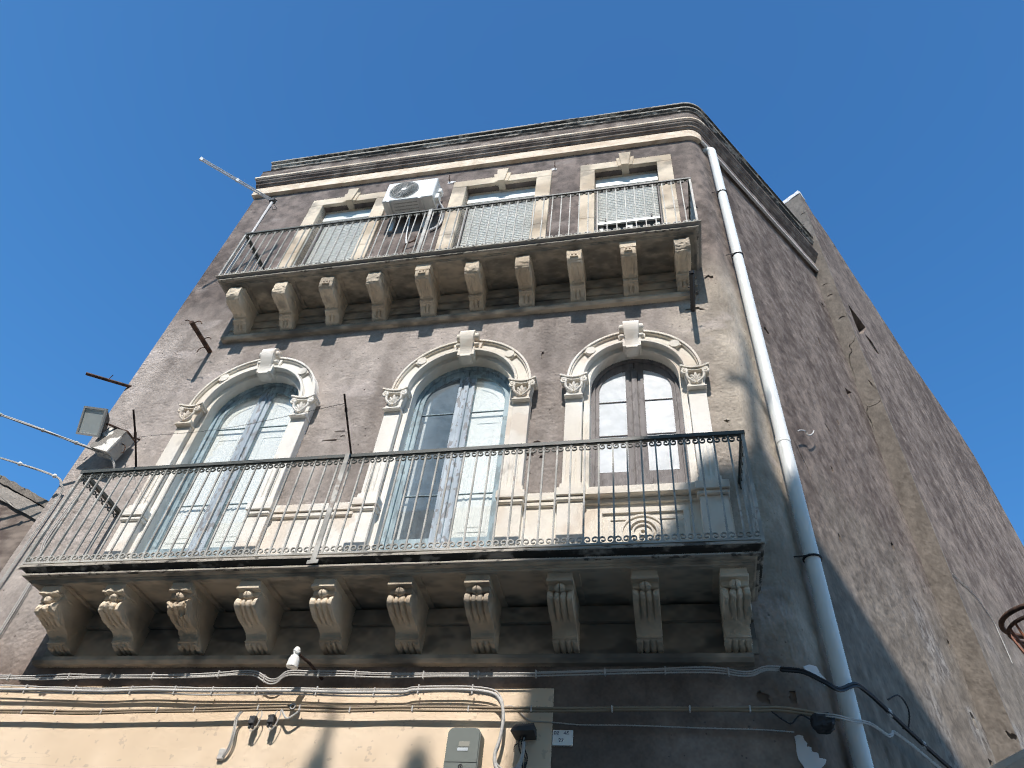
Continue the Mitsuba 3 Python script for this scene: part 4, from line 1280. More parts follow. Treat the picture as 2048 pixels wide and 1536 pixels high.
# ------------------------------------------------------------------ television aerial
K = thing('tv_antenna', 'silver log-periodic television antenna on a white mast at the left end of the upper balcony', 'antenna')
mx, my = 0.93, -0.47
add(f'{K}__mast', tube([(mx, my, 8.74), (mx, my, 10.86)], 0.019, 12), 'old_white', smooth=40)
b0, b1 = np.array([mx - 0.02, my - 0.02, 10.79]), np.array([0.165, -1.23, 10.80])
dv = (b1 - b0) / np.linalg.norm(b1 - b0)
off = np.array([0, 0, 0.022])
add(f'{K}__boom', tube([b0 - 0.08 * dv + off, b1 + off], 0.0115, 6), 'alu')
add(f'{K}__boom', tube([b0 - 0.08 * dv - off, b1 - off], 0.0115, 6), 'alu')
per = np.cross(dv, [0, 0, 1])
els = []
for k in range(24):
    c = b0 + dv * (0.06 + k * 0.042)
    L = 0.11 - 0.0036 * k
    els.append(tube([c - per * L + off * (1 if k % 2 else -1), c + off * (1 if k % 2 else -1)], 0.0006, 4))
    els.append(tube([c + off * (-1 if k % 2 else 1), c + per * L + off * (-1 if k % 2 else 1)], 0.0006, 4))
add(f'{K}__elements', cat(els), 'alu', kind='stuff')
add(f'{K}__spacer', cat([mesh_of(obox(b0 + dv * t, dv * 0.018, per * 0.012, (0, 0, 0.034))) for t in (0.52, 1.06)]), 'plastic_white')
add(f'{K}__clamp', cat(rbox(mx - 0.045, mx + 0.035, my - 0.035, my + 0.035, 10.755, 10.83, 0.006), tube([(mx - 0.05, my, 10.79), (mx + 0.07, my, 10.79)], 0.008, 6)), 'grille_dark')
add(f'{K}__lead', tube(spline([(mx + 0.02, my + 0.02, 10.74), (mx + 0.09, my + 0.05, 10.64), (mx + 0.07, my + 0.02, 10.56), (mx + 0.024, my, 10.5), (mx + 0.024, my, 9.0)], 6), 0.005, 5), 'black_rubber')

# ------------------------------------------------------------------ floodlight and control box on the left edge
K = thing('floodlight', 'square floodlight with grey frame, left of the flaking white box', 'floodlight')
c0 = np.array([0.258, -0.325, 6.525])
u = np.array([0.160, 0, -0.038]); v = np.array([-0.056, 0.080, -0.124])
w = np.cross(u, v); w /= np.linalg.norm(w)
if w[1] > 0:
    w = -w
v = v - u * (u @ v) / (u @ u)
outer_ = obox(c0, u, v, w * 0.012)
inner_ = obox(c0 + w * 0.01, u * 0.86, v * 0.86, w * 0.02)
add(f'{K}__frame', mesh_of(outer_ - inner_), 'grille_grey')
add(f'{K}__glass', mesh_of(obox(c0 - w * 0.002, u * 0.86, v * 0.86, w * 0.003)), 'flood_glass')
add(f'{K}__housing', mesh_of(Manifold.hull_points(np.array([c0 - w * 0.012 + a * u * 0.96 + b * v * 0.96 for a in (-1, 1) for b in (-1, 1)] + [c0 - w * 0.13 + a * u * 0.55 + b * v * 0.4 for a in (-1, 1) for b in (-1, 1)]))), 'grille_dark')
add(f'{K}__bracket', cat(tube([c0 - w * 0.06 + u * 0.9, c0 - w * 0.06 + u * 1.12, (0.56, -0.18, 6.50), (0.60, 0.0, 6.50)], 0.013, 6), tube([c0 - w * 0.06 - u * 1.02 + v * 0.2, c0 - w * 0.06 - u * 1.08 - v * 0.4], 0.010, 6)), 'rusty_iron')
K = thing('control_box', 'flaking white metal box mounted askew on the left edge of the facade', 'electrical box')
cb = np.array([0.485, -0.150, 6.352])
ub, vb = np.array([0.124, 0, -0.043]), np.array([-0.043, 0, -0.135])
add(f'{K}__case', mesh_of(obox(cb + np.array([0, 0.02, 0]), ub, vb, (0, 0.075, 0))), 'grille_grey')
add(f'{K}__lid', mesh_of(obox(cb - np.array([0, 0.062, 0]), ub * 1.03, vb * 1.03, (0, 0.009, 0))), 'flaking_box')
add(f'{K}__bracket', cat(tube([cb - vb + np.array([0.05, 0.05, 0.0]), cb - vb + np.array([0.12, 0.15, 0.04])], 0.010, 6), obox(cb - vb * 1.12, ub * 0.9, vb * 0.08, (0, 0.05, 0)), tube(spline([cb + ub + np.array([0, 0, .03]), cb + ub * 1.4 + np.array([0, .02, 0.02]), cb + ub * 1.5 + np.array([0, .03, -.05]), cb + ub * 1.2 + np.array([0, .04, -.06])], 5), 0.006, 5)), 'rusty_iron')

# ------------------------------------------------------------------ iron rods, hooks and stays
def rod(name, pts, r, lab, cat_, mat='rusty_iron', extra=()):
    k = thing(name, lab, cat_)
    add(f'{k}__bar', cat(tube(pts, r, 6)), mat)
    for nm, m in extra:
        add(f'{k}__{nm}', m, mat)
    return k


rod('iron_rod', [(1.467, -0.60, 5.55), (1.467, -0.79, 5.76), (1.467, -0.985, 5.94)], 0.009, 'rusty rod rising from the left part of the lower railing', 'iron rod', extra=[('collar', cat(tube([(1.467, -0.79, 5.75), (1.467, -0.83, 5.80)], 0.013, 6)))])
rod('iron_rod', [(3.575, -0.60, 5.55), (3.581, -0.82, 5.70), (3.588, -1.050, 5.86)], 0.009, 'rusty rod rising from the middle post of the lower railing', 'iron rod', extra=[('collar', cat(tube([(3.583, -0.92, 5.77), (3.585, -0.95, 5.79)], 0.013, 6)))])
rod('wall_bracket', [(0.885, 0.04, 7.955), (0.880, -0.475, 7.955)], 0.028, 'dark iron bar jutting from the wall above the left arched door', 'iron bracket', extra=[('hook', cat(tube(spline([(0.88, -0.46, 7.96), (0.82, -0.48, 7.99), (0.78, -0.47, 8.0)], 4), 0.006, 5), tube(spline([(0.88, -0.45, 7.96), (0.96, -0.45, 7.99), (1.00, -0.44, 7.95)], 4), 0.006, 5), tube(spline([(0.88, -0.20, 7.96), (0.95, -0.20, 7.99), (0.99, -0.19, 7.96)], 4), 0.006, 5), tube(spline([(0.88, -0.08, 7.95), (0.82, -0.10, 7.92), (0.79, -0.09, 7.86)], 4), 0.006, 5)))])
rod('wall_bracket', [(6.655, 0.04, 7.905), (6.650, -0.483, 7.905)], 0.028, 'black iron bar jutting from the wall under the right end of the upper balcony', 'iron bracket', mat='black_rubber', extra=[('hook', cat(tube([(6.65, -0.475, 7.90), (6.65, -0.49, 7.93)], 0.026, 10), tube(spline([(6.66, -0.25, 7.90), (6.70, -0.25, 7.89), (6.72, -0.25, 7.91)], 4), 0.006, 5), tube(spline([(6.64, -0.30, 7.90), (6.61, -0.30, 7.92)], 4), 0.008, 5)))])
rod('wall_bracket', [(0.075, 0.03, 7.44), (-0.30, -0.325, 7.35)], 0.019, 'rusty angle bar sticking out into the sky from the left edge of the house', 'iron bracket', extra=[('hook', cat(tube([(-0.13, -0.165, 7.40), (-0.10, -0.17, 7.47)], 0.005, 5)))])
rod('wall_hook', [(3.385, 0.02, 11.60), (3.380, -0.05, 11.60), (3.375, -0.06, 11.70)], 0.008, 'small iron hook left of the middle top-floor window', 'hook', extra=[('patch', cat(ex_xz(cs(blob(3.41, 11.575, 0.055, 0.035, 5)), 0.0, -0.008)))])
labels_patch = [k for k in scene if k.startswith('wall_hook') and k.endswith('__patch')]
for k in labels_patch:
    scene[k]['bsdf'] = {'type': 'ref', 'id': 'old_white'}
rod('wall_hook', [(5.005, 0.02, 11.56), (5.003, -0.05, 11.56), (5.000, -0.06, 11.68)], 0.008, 'small iron hook right of the middle top-floor window', 'hook', extra=[('patch', cat(ex_xz(cs(blob(4.985, 11.555, 0.05, 0.035, 6)), 0.0, -0.008)))])
for k in [k for k in scene if k.startswith('wall_hook_001') and k.endswith('__patch')]:
    scene[k]['bsdf'] = {'type': 'ref', 'id': 'old_white'}
add('stay_wire', tube(spline([(0.75, -0.20, 6.35), (1.35, -0.55, 6.02), (2.4, -0.80, 5.80), (3.585, -0.98, 5.815)], 8), 0.0022, 4), 'black_rubber', label='thin wire stretched from the left box to the middle rod', cat='wire')
hw_ = [(4.86, 6.575), (4.93, 6.637), (5.03, 6.70), (5.065, 6.70), (5.075, 6.675), (5.136, 6.715), (5.22, 6.80), (5.26, 6.86)]
K = add('wire_hook', tube(spline([tuple(SN * 5.75 + SD * a + np.array([0, 0, b])) for a, b in hw_], 5), 0.006, 5), 'cable_sheath', label='bent wire hook sticking out right of the drainpipe joint', cat='hook')

# ------------------------------------------------------------------ cables along the facade
def ycable(pts, y=-0.09):
    """(x, z) seen at y=-0.12 brought to y"""
    out = []
    for x, z_ in pts:
        k = (CAM[1] - y) / (CAM[1] + 0.12)
        out.append((CAM[0] + (x - CAM[0]) * k, y, CAM[2] + (z_ - CAM[2]) * k))
    return np.array(out)


def bundle(name, pts, offs, r, lab, y=-0.09, mat='cable_sheath', clips=0.42, seed=0, sag=0.006):
    K = thing(name, lab, 'cable')
    base = spline(ycable(pts, y), 8)
    for i, (dz, dy) in enumerate(offs):
        q = base + np.array([0, dy, dz])
        wob = (meshkit.noise(np.stack([q[:, 0] * 2.2, 0 * q[:, 0] + 13.3 * i + seed, 0 * q[:, 0]], -1)) - 0.5) * 2 * sag
        q = q + np.stack([0 * wob, 0 * wob, wob], -1)
        add(f'{K}__strand', tube(q, r[i] if isinstance(r, (list, tuple)) else r, 7), mat, smooth=True)
    x = base[0, 0] + 0.2
    ms = []
    rr = np.random.default_rng(seed)
    zs = [o[0] for o in offs]
    while clips and x < base[-1, 0] - 0.1:
        k = int(np.argmin(np.abs(base[:, 0] - x)))
        c = base[k]
        ms.append(mesh_of(rbox(c[0] - 0.005, c[0] + 0.005, c[1] - 0.012, c[1] + 0.014, c[2] + min(zs) - 0.012, c[2] + max(zs) + 0.012, 0.002)))
        x += clips * rr.uniform(0.7, 1.35)
    if ms:
        add(f'{K}__clips', cat(ms), 'cable_sheath', kind='stuff')
    return K


B1 = [(-0.6, 3.812), (0.3, 3.815), (0.841, 3.818), (1.126, 3.814), (1.533, 3.826), (1.981, 3.826), (2.626, 3.835), (2.952, 3.855), (3.08, 3.850), (3.16, 3.815), (3.221, 3.790), (3.279, 3.798), (3.345, 3.850), (3.525, 3.850), (3.841, 3.846), (4.227, 3.839), (4.601, 3.839), (5.143, 3.843), (5.319, 3.850), (5.834, 3.864), (6.332, 3.873), (6.50, 3.862), (6.587, 3.846), (6.665, 3.848), (6.749, 3.880), (6.85, 3.880)]
bundle('cable_bundle', B1, [(0.015, 0), (0, 0.004), (-0.015, 0)], 0.0055, 'upper bundle of three pale cables along the string course, with a dip beside the insulator', seed=1)
B2 = [(-0.6, 3.738), (0.3, 3.732), (0.903, 3.728), (1.37, 3.722), (1.822, 3.716), (2.254, 3.7216), (2.679, 3.716), (3.087, 3.721), (3.486, 3.723), (3.838, 3.714), (4.253, 3.716), (4.361, 3.734), (4.616, 3.742), (4.80, 3.735), (4.924, 3.715), (4.98, 3.675), (5.012, 3.60), (5.018, 3.50), (5.005, 3.40), (4.985, 3.32), (5.00, 3.24), (5.06, 3.20), (5.13, 3.22), (5.165, 3.30), (5.17, 3.40)]
bundle('cable_bundle', B2, [(0.020, 0.0), (-0.006, -0.004), (-0.024, 0.006)], [0.006, 0.012, 0.007], 'thick cable run along the top of the yellow plaster, turning down beside the meter box', seed=2)
B3 = [(-0.6, 3.545), (0.4, 3.548), (1.03, 3.549), (1.3, 3.551), (1.698, 3.551), (2.33, 3.568), (2.74, 3.579), (3.018, 3.588), (3.37, 3.597), (3.526, 3.595), (3.91, 3.586), (4.278, 3.596), (4.638, 3.60), (4.989, 3.603), (5.364, 3.606), (5.989, 3.612), (6.617, 3.617), (6.80, 3.620), (6.95, 3.60), (7.14, 3.565)]
bundle('cable_bundle', B3, [(0.009, 0), (-0.009, 0.003)], 0.0095, 'lower pair of cables crossing the yellow plaster and the dark corner', mat='tan_sheath', seed=3)
K = add('thin_cable', tube(spline(ycable([(5.02, 3.62), (5.06, 3.625), (5.09, 3.615), (5.12, 3.59), (5.17, 3.545), (5.21, 3.525), (5.30, 3.522), (5.40, 3.515), (5.55, 3.505), (5.9, 3.505), (6.3, 3.495), (6.65, 3.49), (6.86, 3.478)], -0.03), 6), 0.004, 5), 'cable_sheath', label='thin single cable from the lamp across the dark wall above the number plate', cat='cable')
# the bundle goes on round the drainpipe and along the side wall
A2 = [(6.85, -0.10, 3.885), (6.98, -0.12, 3.86), (7.09, -0.21 + 0.05, 3.775), (7.19, -0.07, 3.765), (7.337, 0.128, 3.887), (7.435, 0.263, 3.897), (7.545, 0.414, 3.872), (7.674, 0.592, 3.834), (7.807, 0.775, 3.796), (7.945, 0.965, 3.761), (8.069, 1.136, 3.736), (8.3, 1.45, 3.70)]
K = thing('side_cable', 'dark bundle of cables looping round the drainpipe onto the side wall', 'cable')
for d in ((0, 0, 0.012), (0.004, -0.004, -0.010), (-0.006, 0.004, 0.0)):
    add(f'{K}__strand', tube(spline(np.array(A2) + np.array(d), 6), 0.0085, 6), 'black_rubber', smooth=True)
add(f'{K}__loop', tube(spline([(7.60, 0.45, 3.93), (7.70, 0.52, 3.99), (7.78, 0.68, 3.96), (7.76, 0.74, 3.86), (7.70, 0.66, 3.82)], 6), 0.006, 5), 'black_rubber')
add(f'{K}__tie', cat([mesh_of(Manifold.cube((0.014, 0.05, 0.045), True).rotate((0, 0, -36)).translate(tuple(np.array(p)))) for p in ((7.60, 0.49, 3.857), (7.86, 0.85, 3.785))]), 'old_white')
B4 = [(7.00, -0.09, 3.60), (7.12, -0.14, 3.57), (7.25, 0.02, 3.61), (7.3816, 0.19, 3.662), (7.515, 0.373, 3.663), (7.56, 0.43, 3.69), (7.594, 0.4825, 3.723), (7.753, 0.70, 3.71), (7.955, 0.979, 3.679), (8.3, 1.45, 3.65)]
K = thing('side_cable', 'pair of loose grey cables sagging below the bundle on the side wall', 'cable')
for d in ((0, 0, 0.006), (0, 0, -0.008)):
    add(f'{K}__strand', tube(spline(np.array(B4) + np.array(d), 6), 0.0055, 5), 'cable_sheath', smooth=True)
K = add('cable_joint', cat(rough(mesh_of(fine(rbox(6.98, 7.11, -0.13, -0.03, 3.50, 3.60, 0.02), 0.02)), 0.018, 25, 3), tube(spline([(6.75, -0.09, 3.615), (6.82, -0.10, 3.55), (6.86, -0.10, 3.54), (6.92, -0.10, 3.59), (7.0, -0.09, 3.55)], 5), 0.005, 5)), 'black_rubber', label='black taped cable joint hanging left of the drainpipe', cat='cable joint')

# overhead cable bundles leaving to the left
K = thing('overhead_cable', 'upper twisted cable bundle crossing the sky to the left edge', 'cable')
up_path = spline([(0.62, -0.04, 6.02), (0.60, -0.09, 6.12), (0.52, -0.14, 6.19), (0.35, -0.20, 6.235), (-0.6, -0.62, 6.42), (-2.2, -1.35, 6.66), (-5.0, -2.6, 7.0)], 8)
for k in range(4):
    ph = k * np.pi / 2
    tw = np.linspace(0, 16, len(up_path))
    add(f'{K}__strand', tube(up_path + np.stack([0 * tw, 0.009 * np.cos(tw + ph), 0.009 * np.sin(tw + ph)], -1), 0.0065, 5), 'cable_sheath', smooth=True)
add(f'{K}__ties', cat([mesh_of(Manifold.sphere(0.022, 10).translate(tuple(up_path[i]))) for i in (26, 29, 32, 34, 36)]), 'cable_sheath', kind='stuff')
K = thing('overhead_cable', 'lower thick cable bundle crossing the sky towards the neighbouring roof', 'cable')
lo_path = spline([(0.12, -0.035, 4.3), (0.13, -0.035, 5.1), (0.135, -0.04, 5.75), (0.11, -0.08, 5.87), (-0.02, -0.16, 5.955), (-0.8, -0.50, 6.06), (-2.4, -1.2, 6.24), (-5.0, -2.4, 6.5)], 8)
for k in range(4):
    ph = k * np.pi / 2
    tw = np.linspace(0, 13, len(lo_path))
    add(f'{K}__strand', tube(lo_path + np.stack([0.006 * np.cos(tw + ph), 0.006 * np.cos(tw + ph), 0.007 * np.sin(tw + ph)], -1), 0.0055, 5), 'cable_sheath', smooth=True)
add(f'{K}__ties', cat([mesh_of(Manifold.sphere(0.024, 10).translate(tuple(lo_path[i]))) for i in (31, 36, 41)]), 'porcelain', kind='stuff')
K = thing('wall_cable', 'grey cable clipped down the left edge of the facade behind the railing end', 'cable')
for d in (0.0, 0.022):
    add(f'{K}__strand', tube(spline([(0.33 + d, -0.03, 5.75), (0.30 + d, -0.03, 5.2), (0.42 + d, -0.03, 4.9), (0.45 + d, -0.03, 4.2), (0.45 + d, -0.03, 3.86)], 6), 0.006, 5), 'cable_sheath', smooth=True)

# ------------------------------------------------------------------ insulator, dead-end clamps, boxes on the plaster
K = thing('insulator', 'white porcelain insulator on an iron pin under the lower balcony', 'insulator')
ic = np.array([3.445, -0.262, 3.885])
add(f'{K}__bell', mesh_of(cs([(0.0, 0.0), (0.022, 0.0), (0.026, 0.004), (0.043, -0.0) if False else (0.043, 0.0), (0.043, 0.012), (0.040, 0.055), (0.030, 0.082), (0.018, 0.088), (0.018, 0.10), (0.024, 0.11), (0.024, 0.135), (0.016, 0.15), (0.0, 0.15)]).revolve(28).translate(tuple(ic - np.array([0, 0, 0.055])))), 'porcelain', smooth=40)
add(f'{K}__pin', cat(tube([ic + np.array([0.02, 0.03, 0.05]), (3.50, -0.13, 3.925), (3.575, 0.0, 3.86)], 0.011, 7)), 'rusty_iron')
add(f'{K}__tie_wire', tube([tuple(ic + np.array([0.024 * math.cos(a), 0.024 * math.sin(a), 0.060 + 0.012 * math.sin(a * 2)])) for a in np.linspace(0, 2 * np.pi, 16, endpoint=False)], 0.005, 5, closed=True), 'plastic_white')
dd = thing('cable_clamp', 'left one of two dark cable clamps on the yellow plaster', 'clamp')
dd2 = thing('cable_clamp', 'right one of two dark cable clamps on the yellow plaster', 'clamp')
for k, cx, cz in ((dd, 3.175, 3.515), (dd2, 3.318, 3.525)):
    add(f'{k}__body', rough(mesh_of(fine(union(rbox(cx - 0.022, cx + 0.022, -0.115, -0.06, cz - 0.03, cz + 0.03, 0.006), Manifold.cylinder(0.05, 0.011, 0.011, 12, True).rotate((0, 90, 0)).translate((cx, -0.10, cz + 0.02)), rbox(cx - 0.018, cx - 0.004, -0.105, -0.08, cz - 0.055, cz - 0.03, 0.003), rbox(cx + 0.006, cx + 0.018, -0.105, -0.08, cz - 0.055, cz - 0.03, 0.003)), 0.012)), 0.004, 40, 2), 'grille_dark')
    add(f'{k}__wire', tube(spline([(cx + 0.01, -0.09, cz + 0.03), (cx + 0.03, -0.09, cz + 0.075), (cx + 0.055, -0.09, cz + 0.04), (cx + 0.035, -0.09, cz - 0.05), (cx + 0.005, -0.09, cz - 0.07), (cx - 0.005, -0.09, cz - 0.03)], 6), 0.004, 5), 'cable_sheath')
K = thing('drop_cable', 'cable end dropping from the lower pair to a small socket on the yellow plaster', 'cable')
for d in (-0.006, 0.008):
    add(f'{K}__strand', tube(spline([(3.12 + d, -0.085, 3.60), (3.06 + d, -0.085, 3.585), (3.035 + d, -0.085, 3.53), (3.05 + d, -0.080, 3.43), (3.04 + d, -0.06, 3.34), (3.01 + d, -0.045, 3.285), (2.985 + d, -0.03, 3.30)], 6), 0.006, 6), 'cable_sheath', smooth=True)
add(f'{K}__socket', mesh_of(rbox(2.962, 3.012, -0.05, -0.02, 3.262, 3.34, 0.008)), 'cable_sheath')
add('cable_loop', cat(tube(spline([(3.37, -0.09, 3.60), (3.40, -0.09, 3.56), (3.435, -0.09, 3.535), (3.48, -0.09, 3.56), (3.52, -0.09, 3.60)], 6), 0.0075, 6), tube([(3.455 + 0.018 * math.cos(a), -0.10, 3.617 + 0.018 * math.sin(a)) for a in np.linspace(0, 2 * np.pi, 16, endpoint=False)], 0.005, 5, closed=True)), 'cable_sheath', label='slack cable loop with a small ring beside the clamps', cat='cable')

K = thing('meter_box', 'grey-green meter cabinet with rounded top on the yellow plaster', 'meter box')
mb = rect(4.655, 4.880, 2.95, 3.470)
pts = [(4.655, 2.95), (4.880, 2.95)] + [(4.838 + 0.042 * math.cos(a), 3.428 + 0.042 * math.sin(a)) for a in np.linspace(0, np.pi / 2, 8)] + [(4.697 + 0.042 * math.cos(a), 3.428 + 0.042 * math.sin(a)) for a in np.linspace(np.pi / 2, np.pi, 8)]
body = ex_xz(cs(pts), -0.02, -0.135)
lid = ex_xz(cs(pts).offset(-0.006), -0.135, -0.148)
lid = lid - box(4.6, 4.9, -0.16, -0.143, 3.246, 3.251)
add(f'{K}__body', mesh_of(body), 'grey_resin', smooth=30)
add(f'{K}__lid', mesh_of(lid), 'grey_resin', smooth=30)
add(f'{K}__label', mesh_of(rbox(4.735, 4.807, -0.151, -0.147, 3.318, 3.338, 0.0005)), 'pale_label', label='pale grey printed strip')
add(f'{K}__label', mesh_of(rbox(4.742, 4.815, -0.150, -0.147, 3.345, 3.378, 0.0005)), 'dun_label', label='faded square sticker')
add(f'{K}__lock', cat(tube([(4.772 + 0.013 * math.cos(a), -0.150, 3.222 + 0.013 * math.sin(a)) for a in np.linspace(0, 2 * np.pi, 18, endpoint=False)], 0.003, 5, closed=True), Manifold.sphere(0.005, 10).translate((4.772, -0.15, 3.222))), 'black_rubber')

K = thing('junction_lamp', 'black junction box hanging over loose wires, right of the meter cabinet', 'junction box')
jb = Manifold.hull_points(np.array([(5.085, -0.175, 3.44), (5.240, -0.175, 3.446), (5.100, -0.175, 3.468), (5.236, -0.175, 3.474), (5.105, -0.12, 3.505), (5.228, -0.12, 3.513), (5.100, -0.03, 3.50), (5.232, -0.03, 3.505), (5.095, -0.03, 3.435), (5.236, -0.03, 3.44)]))
add(f'{K}__cover', mesh_of(jb), 'grille_dark')
wr = []
for d in ((0, 0), (0.014, 0.006), (-0.02, 0.0)):
    wr.append(tube(spline([(5.16 + d[0], -0.09, 3.44), (5.150 + d[0], -0.09, 3.38), (5.175 + d[0], -0.07, 3.31 + d[1]), (5.17 + d[0] * 0.5, -0.06, 3.25)], 6), 0.005, 5))
wr.append(tube(spline([(5.14, -0.09, 3.44), (5.125, -0.08, 3.40), (5.10, -0.07, 3.385), (5.095, -0.06, 3.35)], 6), 0.0035, 5))
add(f'{K}__wires', cat(wr), 'black_rubber', kind='stuff')

K = thing('number_plate', 'small white enamel plate lettered 02 43 over 27 on the dark wall', 'number plate')
add(f'{K}__plate', mesh_of(rbox(5.338, 5.474, -0.014, 0.002, 3.414, 3.513, 0.002)), 'porcelain')
def letters(txt, x, z_, h, bold=True):
    m = meshkit.text_mesh(txt, h, 0.0012, bold)
    vv = np.array(m.vertices)
    return trimesh.Trimesh(np.stack([x + vv[:, 0], -0.0142 - vv[:, 2], z_ + vv[:, 1]], -1), m.faces, process=False)
add(f'{K}__number', letters('02', 5.346, 3.483, 0.0205), 'ink_blue')
add(f'{K}__number', letters('43', 5.412, 3.483, 0.0205), 'ink_blue')
add(f'{K}__number', letters('27', 5.378, 3.437, 0.0205), 'ink_blue')

# ------------------------------------------------------------------ house standing forward behind the corner
K = thing('neighbouring_house', 'rough brown stucco house with sloping top that steps forward behind the side cornice', 'building')
top = [(7.353, 14.30), (7.42, 14.36), (7.56, 14.28), (7.75, 14.0), (8.2, 13.72), (8.8, 13.05), (9.5, 12.35), (9.95, 11.83), (10.6, 11.40), (11.2, 10.98), (11.55, 10.55), (11.75, 9.6), (11.9, 8.9), (12.6, 8.3), (12.6, 0.0), (7.353, 0.0)]
rr = np.random.default_rng(5)
tt = []
for a, b in zip(top[:-3], top[1:-2]):
    for k in range(4):
        f_ = k / 4
        j = 0 if k == 0 else 0.03
        tt.append((a[0] + (b[0] - a[0]) * f_, a[1] + (b[1] - a[1]) * f_ + rr.uniform(-j, j)))
hs_ = ex_side(cs(tt + top[-3:]), 5.30, 5.925)
S0 = 7.353


def ret_cut(pts, w, seed, depth=0.03):
    """crack in the return face: polyline in (n, z)"""
    pl = crack_poly(spline(np.array([(0, a, b) for a, b in pts]), 3)[:, 1:], w, seed)
    M = np.column_stack([SN, [0, 0, 1], -SD, [0, 0, 0]])
    m = cs(pl).extrude(depth + 0.03).transform(M)
    return m.translate(tuple(SD * (S0 + depth)))


hs_ = hs_ - ret_cut([(5.93, 10.13), (5.872, 10.022), (5.794, 9.985), (5.802, 9.858), (5.746, 9.805), (5.717, 9.662), (5.718, 9.453), (5.701, 9.242)], 0.012, 1)
hs_ = hs_ - ret_cut([(5.861, 9.216), (5.875, 9.16), (5.888, 9.088), (5.93, 8.963)], 0.012, 2)
hs_ = hs_ - ret_cut([(5.93, 8.81), (5.884, 8.754), (5.80, 8.755), (5.736, 8.77), (5.725, 8.84)], 0.010, 3)
hs_ = hs_ - ret_cut([(5.736, 8.77), (5.70, 8.70), (5.694, 8.62), (5.707, 8.506), (5.70, 8.35)], 0.011, 4)
hs_ = hs_ - ret_cut([(5.86, 4.55), (5.88, 4.50), (5.91, 4.49), (5.92, 4.42)], 0.03, 6)
hs_ = hs_ - ret_cut([(5.80, 4.2), (5.84, 4.15), (5.86, 4.02)], 0.018, 7)
for i, (nn_, z_) in enumerate([(5.82, 12.9), (5.78, 13.3), (5.86, 13.6), (5.80, 11.2), (5.84, 10.6), (5.78, 11.5)]):
    hs_ = hs_ - ret_cut([(nn_ - 0.05, z_), (nn_ - 0.01, z_ + 0.02), (nn_ + 0.05, z_ - 0.01)], 0.02, 20 + i, 0.012)
hs_ = hs_ - side_cut([(7.62, 11.137), (7.72, 11.08), (7.8, 11.063), (7.95, 11.0), (8.069, 10.95), (7.98, 10.8), (7.883, 10.681), (7.75, 10.5), (7.6, 10.373), (7.58, 10.6), (7.601, 10.798)], 5.78, 6.0)
hs_ = hs_ - side_cut([(7.85, 10.585), (7.95, 10.62), (8.066, 10.62), (8.199, 10.411), (8.085, 10.351), (7.96, 10.45)], 5.84, 6.0)
add(f'{K}__wall', mesh_of(hs_), 'side_stucco')
add(f'{K}__coping', rough(mesh_of(fine(ex_side(cs([(7.345, 14.25), (7.345, 14.36), (7.42, 14.42), (7.58, 14.32), (7.56, 14.27), (7.42, 14.355)]), 5.50, 5.932), 0.05)), 0.014, 12, 4), 'old_white', label='broken pale plaster capping the step')
add(f'{K}__lead_wire', tube(spline([tuple(SN * 5.935 + SD * a + np.array([0, 0, b])) for a, b in [(7.30 + 0.06, 6.15), (7.476, 6.139), (7.70, 6.15), (7.9, 6.12), (8.161, 5.959), (8.20, 5.80), (8.22, 5.5)]], 6), 0.005, 5), 'cable_sheath')
# small balcony with bowed iron railing, cut by the right edge of the picture
K = thing('round_balcony', 'small balcony with bowed rusty iron railing at the far right edge', 'balcony')
e0, dE = np.array([8.56, 1.93]), np.array([0.366, -0.930])
perp = np.array([0.930, 0.366])
pg = [e0, e0 + dE * 0.55, e0 + dE * 0.62 + perp * 0.07, e0 + dE * 0.62 + perp * 1.6, e0 + perp * 1.6]
sl_ = cs([tuple(q) for q in pg]).extrude(0.05).translate((0, 0, 3.955))
add(f'{K}__slab', mesh_of(sl_), 'cream_paint')
rc_ = np.array([8.975 + 0.294, 1.395 + 0.055])
def ring(r, z_, rad, n=40):
    return tube([(rc_[0] + r * math.cos(a), rc_[1] + r * math.sin(a), z_) for a in np.linspace(0, 2 * np.pi, n, endpoint=False)], rad, 8, closed=True)
add(f'{K}__top_rail', ring(0.30, 5.06, 0.022), 'rusty_iron', smooth=40)
add(f'{K}__second_rail', ring(0.272, 4.985, 0.016), 'rusty_iron', smooth=40)
bp = spline([(0.27, 0, 4.985), (0.235, 0, 4.85), (0.175, 0, 4.66), (0.135, 0, 4.50), (0.15, 0, 4.38), (0.205, 0, 4.25), (0.225, 0, 4.17), (0.20, 0, 4.10), (0.17, 0, 4.07)], 5)
for k in range(18):
    a = 2 * np.pi * k / 18
    pts = [(rc_[0] + q[0] * math.cos(a), rc_[1] + q[0] * math.sin(a), q[2]) for q in bp]
    add(f'{K}__bowed_bar', tube(pts, 0.011, 6), 'sunlit_rust')
add(f'{K}__foot_ring', ring(0.175, 4.09, 0.02), 'rusty_iron', smooth=40)
add(f'{K}__belly_ring', ring(0.222, 4.20, 0.018), 'rusty_iron', smooth=40)

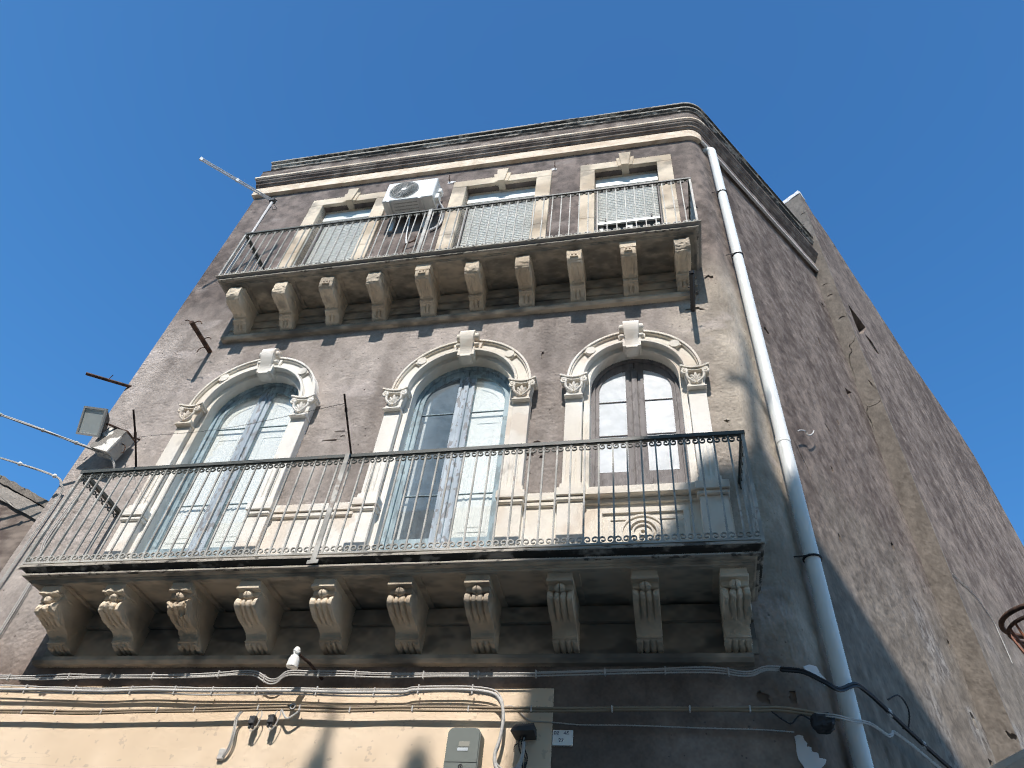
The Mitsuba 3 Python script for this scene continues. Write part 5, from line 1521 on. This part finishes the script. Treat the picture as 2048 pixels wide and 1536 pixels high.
# ------------------------------------------------------------------ lower house on the left
K = thing('left_house', 'low neighbouring house with crumbling stone coping, left of the facade', 'building')
def lx(x, dz):
    return 5.72 - 0.464 * x + dz
add(f'{K}__wall', rough(mesh_of(fine(ex_xz(cs([(-9, 0), (-0.012, 0), (-0.012, lx(0, -0.18)), (-4, lx(-4, -0.18)), (-9, lx(-4, -0.18))]), 0.45, 0.12), 0.35)), 0.004, 4, 1), 'brown_render')
band = cs([(-4.0, lx(-4, -0.20)), (-0.012, lx(0, -0.20)), (-0.012, lx(0, -0.055)), (-4.0, lx(-4, -0.055))])
add(f'{K}__band', rough(mesh_of(fine(ex_xz(band, 0.45, 0.09), 0.10)), 0.014, 9, 2), 'grey_render')
cop = []
x = -3.9
rr = np.random.default_rng(12)
while x < -0.02:
    L = min(rr.uniform(0.38, 0.5), -0.012 - x)
    q = cs([(x + 0.004, lx(x, -0.046)), (x + L - 0.004, lx(x + L, -0.046)), (x + L - 0.004, lx(x + L, 0.03)), (x + 0.004, lx(x, 0.03))])
    add(f'{K}__coping_stone', rough(mesh_of(fine(ex_xz(q, 0.48, 0.07 + rr.uniform(0, 0.012)), 0.06)), 0.014, 12, int(100 * (x + 5))), 'old_coping')
    x += L

# ------------------------------------------------------------------ the house across the street whose roofline throws the shadow
K = thing('opposite_house', 'tall plastered house across the narrow street, outside the picture', 'building')
YB = -9.0
prof = [(-14, 0), (-14, 12.2), (3.0, 12.6), (4.7, 12.75), (5.03, 12.95), (5.08, 13.3), (5.14, 13.75), (5.45, 13.85), (5.60, 14.15), (6.16, 14.95), (6.33, 15.25), (6.42, 15.42), (6.52, 15.58), (6.67, 15.66), (6.82, 15.67), (6.90, 15.77), (6.96, 15.90), (7.05, 16.05), (7.12, 15.88), (7.18, 15.72), (7.35, 15.86), (8.4, 16.0), (9.6, 16.05), (16, 16.05), (16, 0)]
ow = cs(prof)
holes_ = None
for cx in (-9, -5.5, -2, 1.5, 5.0, 8.5, 12):
    for cz in (1.0, 5.0, 9.0):
        if cz + 2.3 < 12:
            ow = ow - rect(cx - 0.55, cx + 0.55, cz, cz + 2.2)
add(f'{K}__wall', mesh_of(ex_xz(ow, YB, YB - 0.4)), 'street_plaster')
add(f'{K}__rear', mesh_of(box(-14, 16, -14, -13.8, 0, 11)), 'street_plaster')
for cx in (-9, -5.5, -2, 1.5, 5.0, 8.5, 12):
    for cz in (1.0, 5.0, 9.0):
        if cz + 2.3 < 12:
            add(f'{K}__window_shutter', mesh_of(rbox(cx - 0.55, cx + 0.55, YB - 0.30, YB - 0.25, cz, cz + 2.2, 0.004)), 'brown_wood')
add(f'{K}__flue', cat(tube([(7.00, YB, 15.6), (7.06, YB, 16.4), (7.10, YB, 16.9), (7.14, YB, 17.6)], [0.055, 0.05, 0.055, 0.03], 10), tube([(6.86, YB, 16.72), (7.26, YB, 16.72)], 0.055, 10)), 'galvanised')
add(f'{K}__chimney', cat(tube([(3.72, YB, 12.4), (3.72, YB, 13.15)], 0.10, 10), tube([(3.73, YB, 13.1), (3.74, YB, 13.5)], 0.045, 10)), 'street_plaster')
add(f'{K}__chimney', cat(rbox(4.32, 4.56, YB - 0.25, YB, 12.4, 13.2, 0.05), Manifold.sphere(0.10, 16).translate((4.43, YB - 0.1, 13.27))), 'street_plaster')
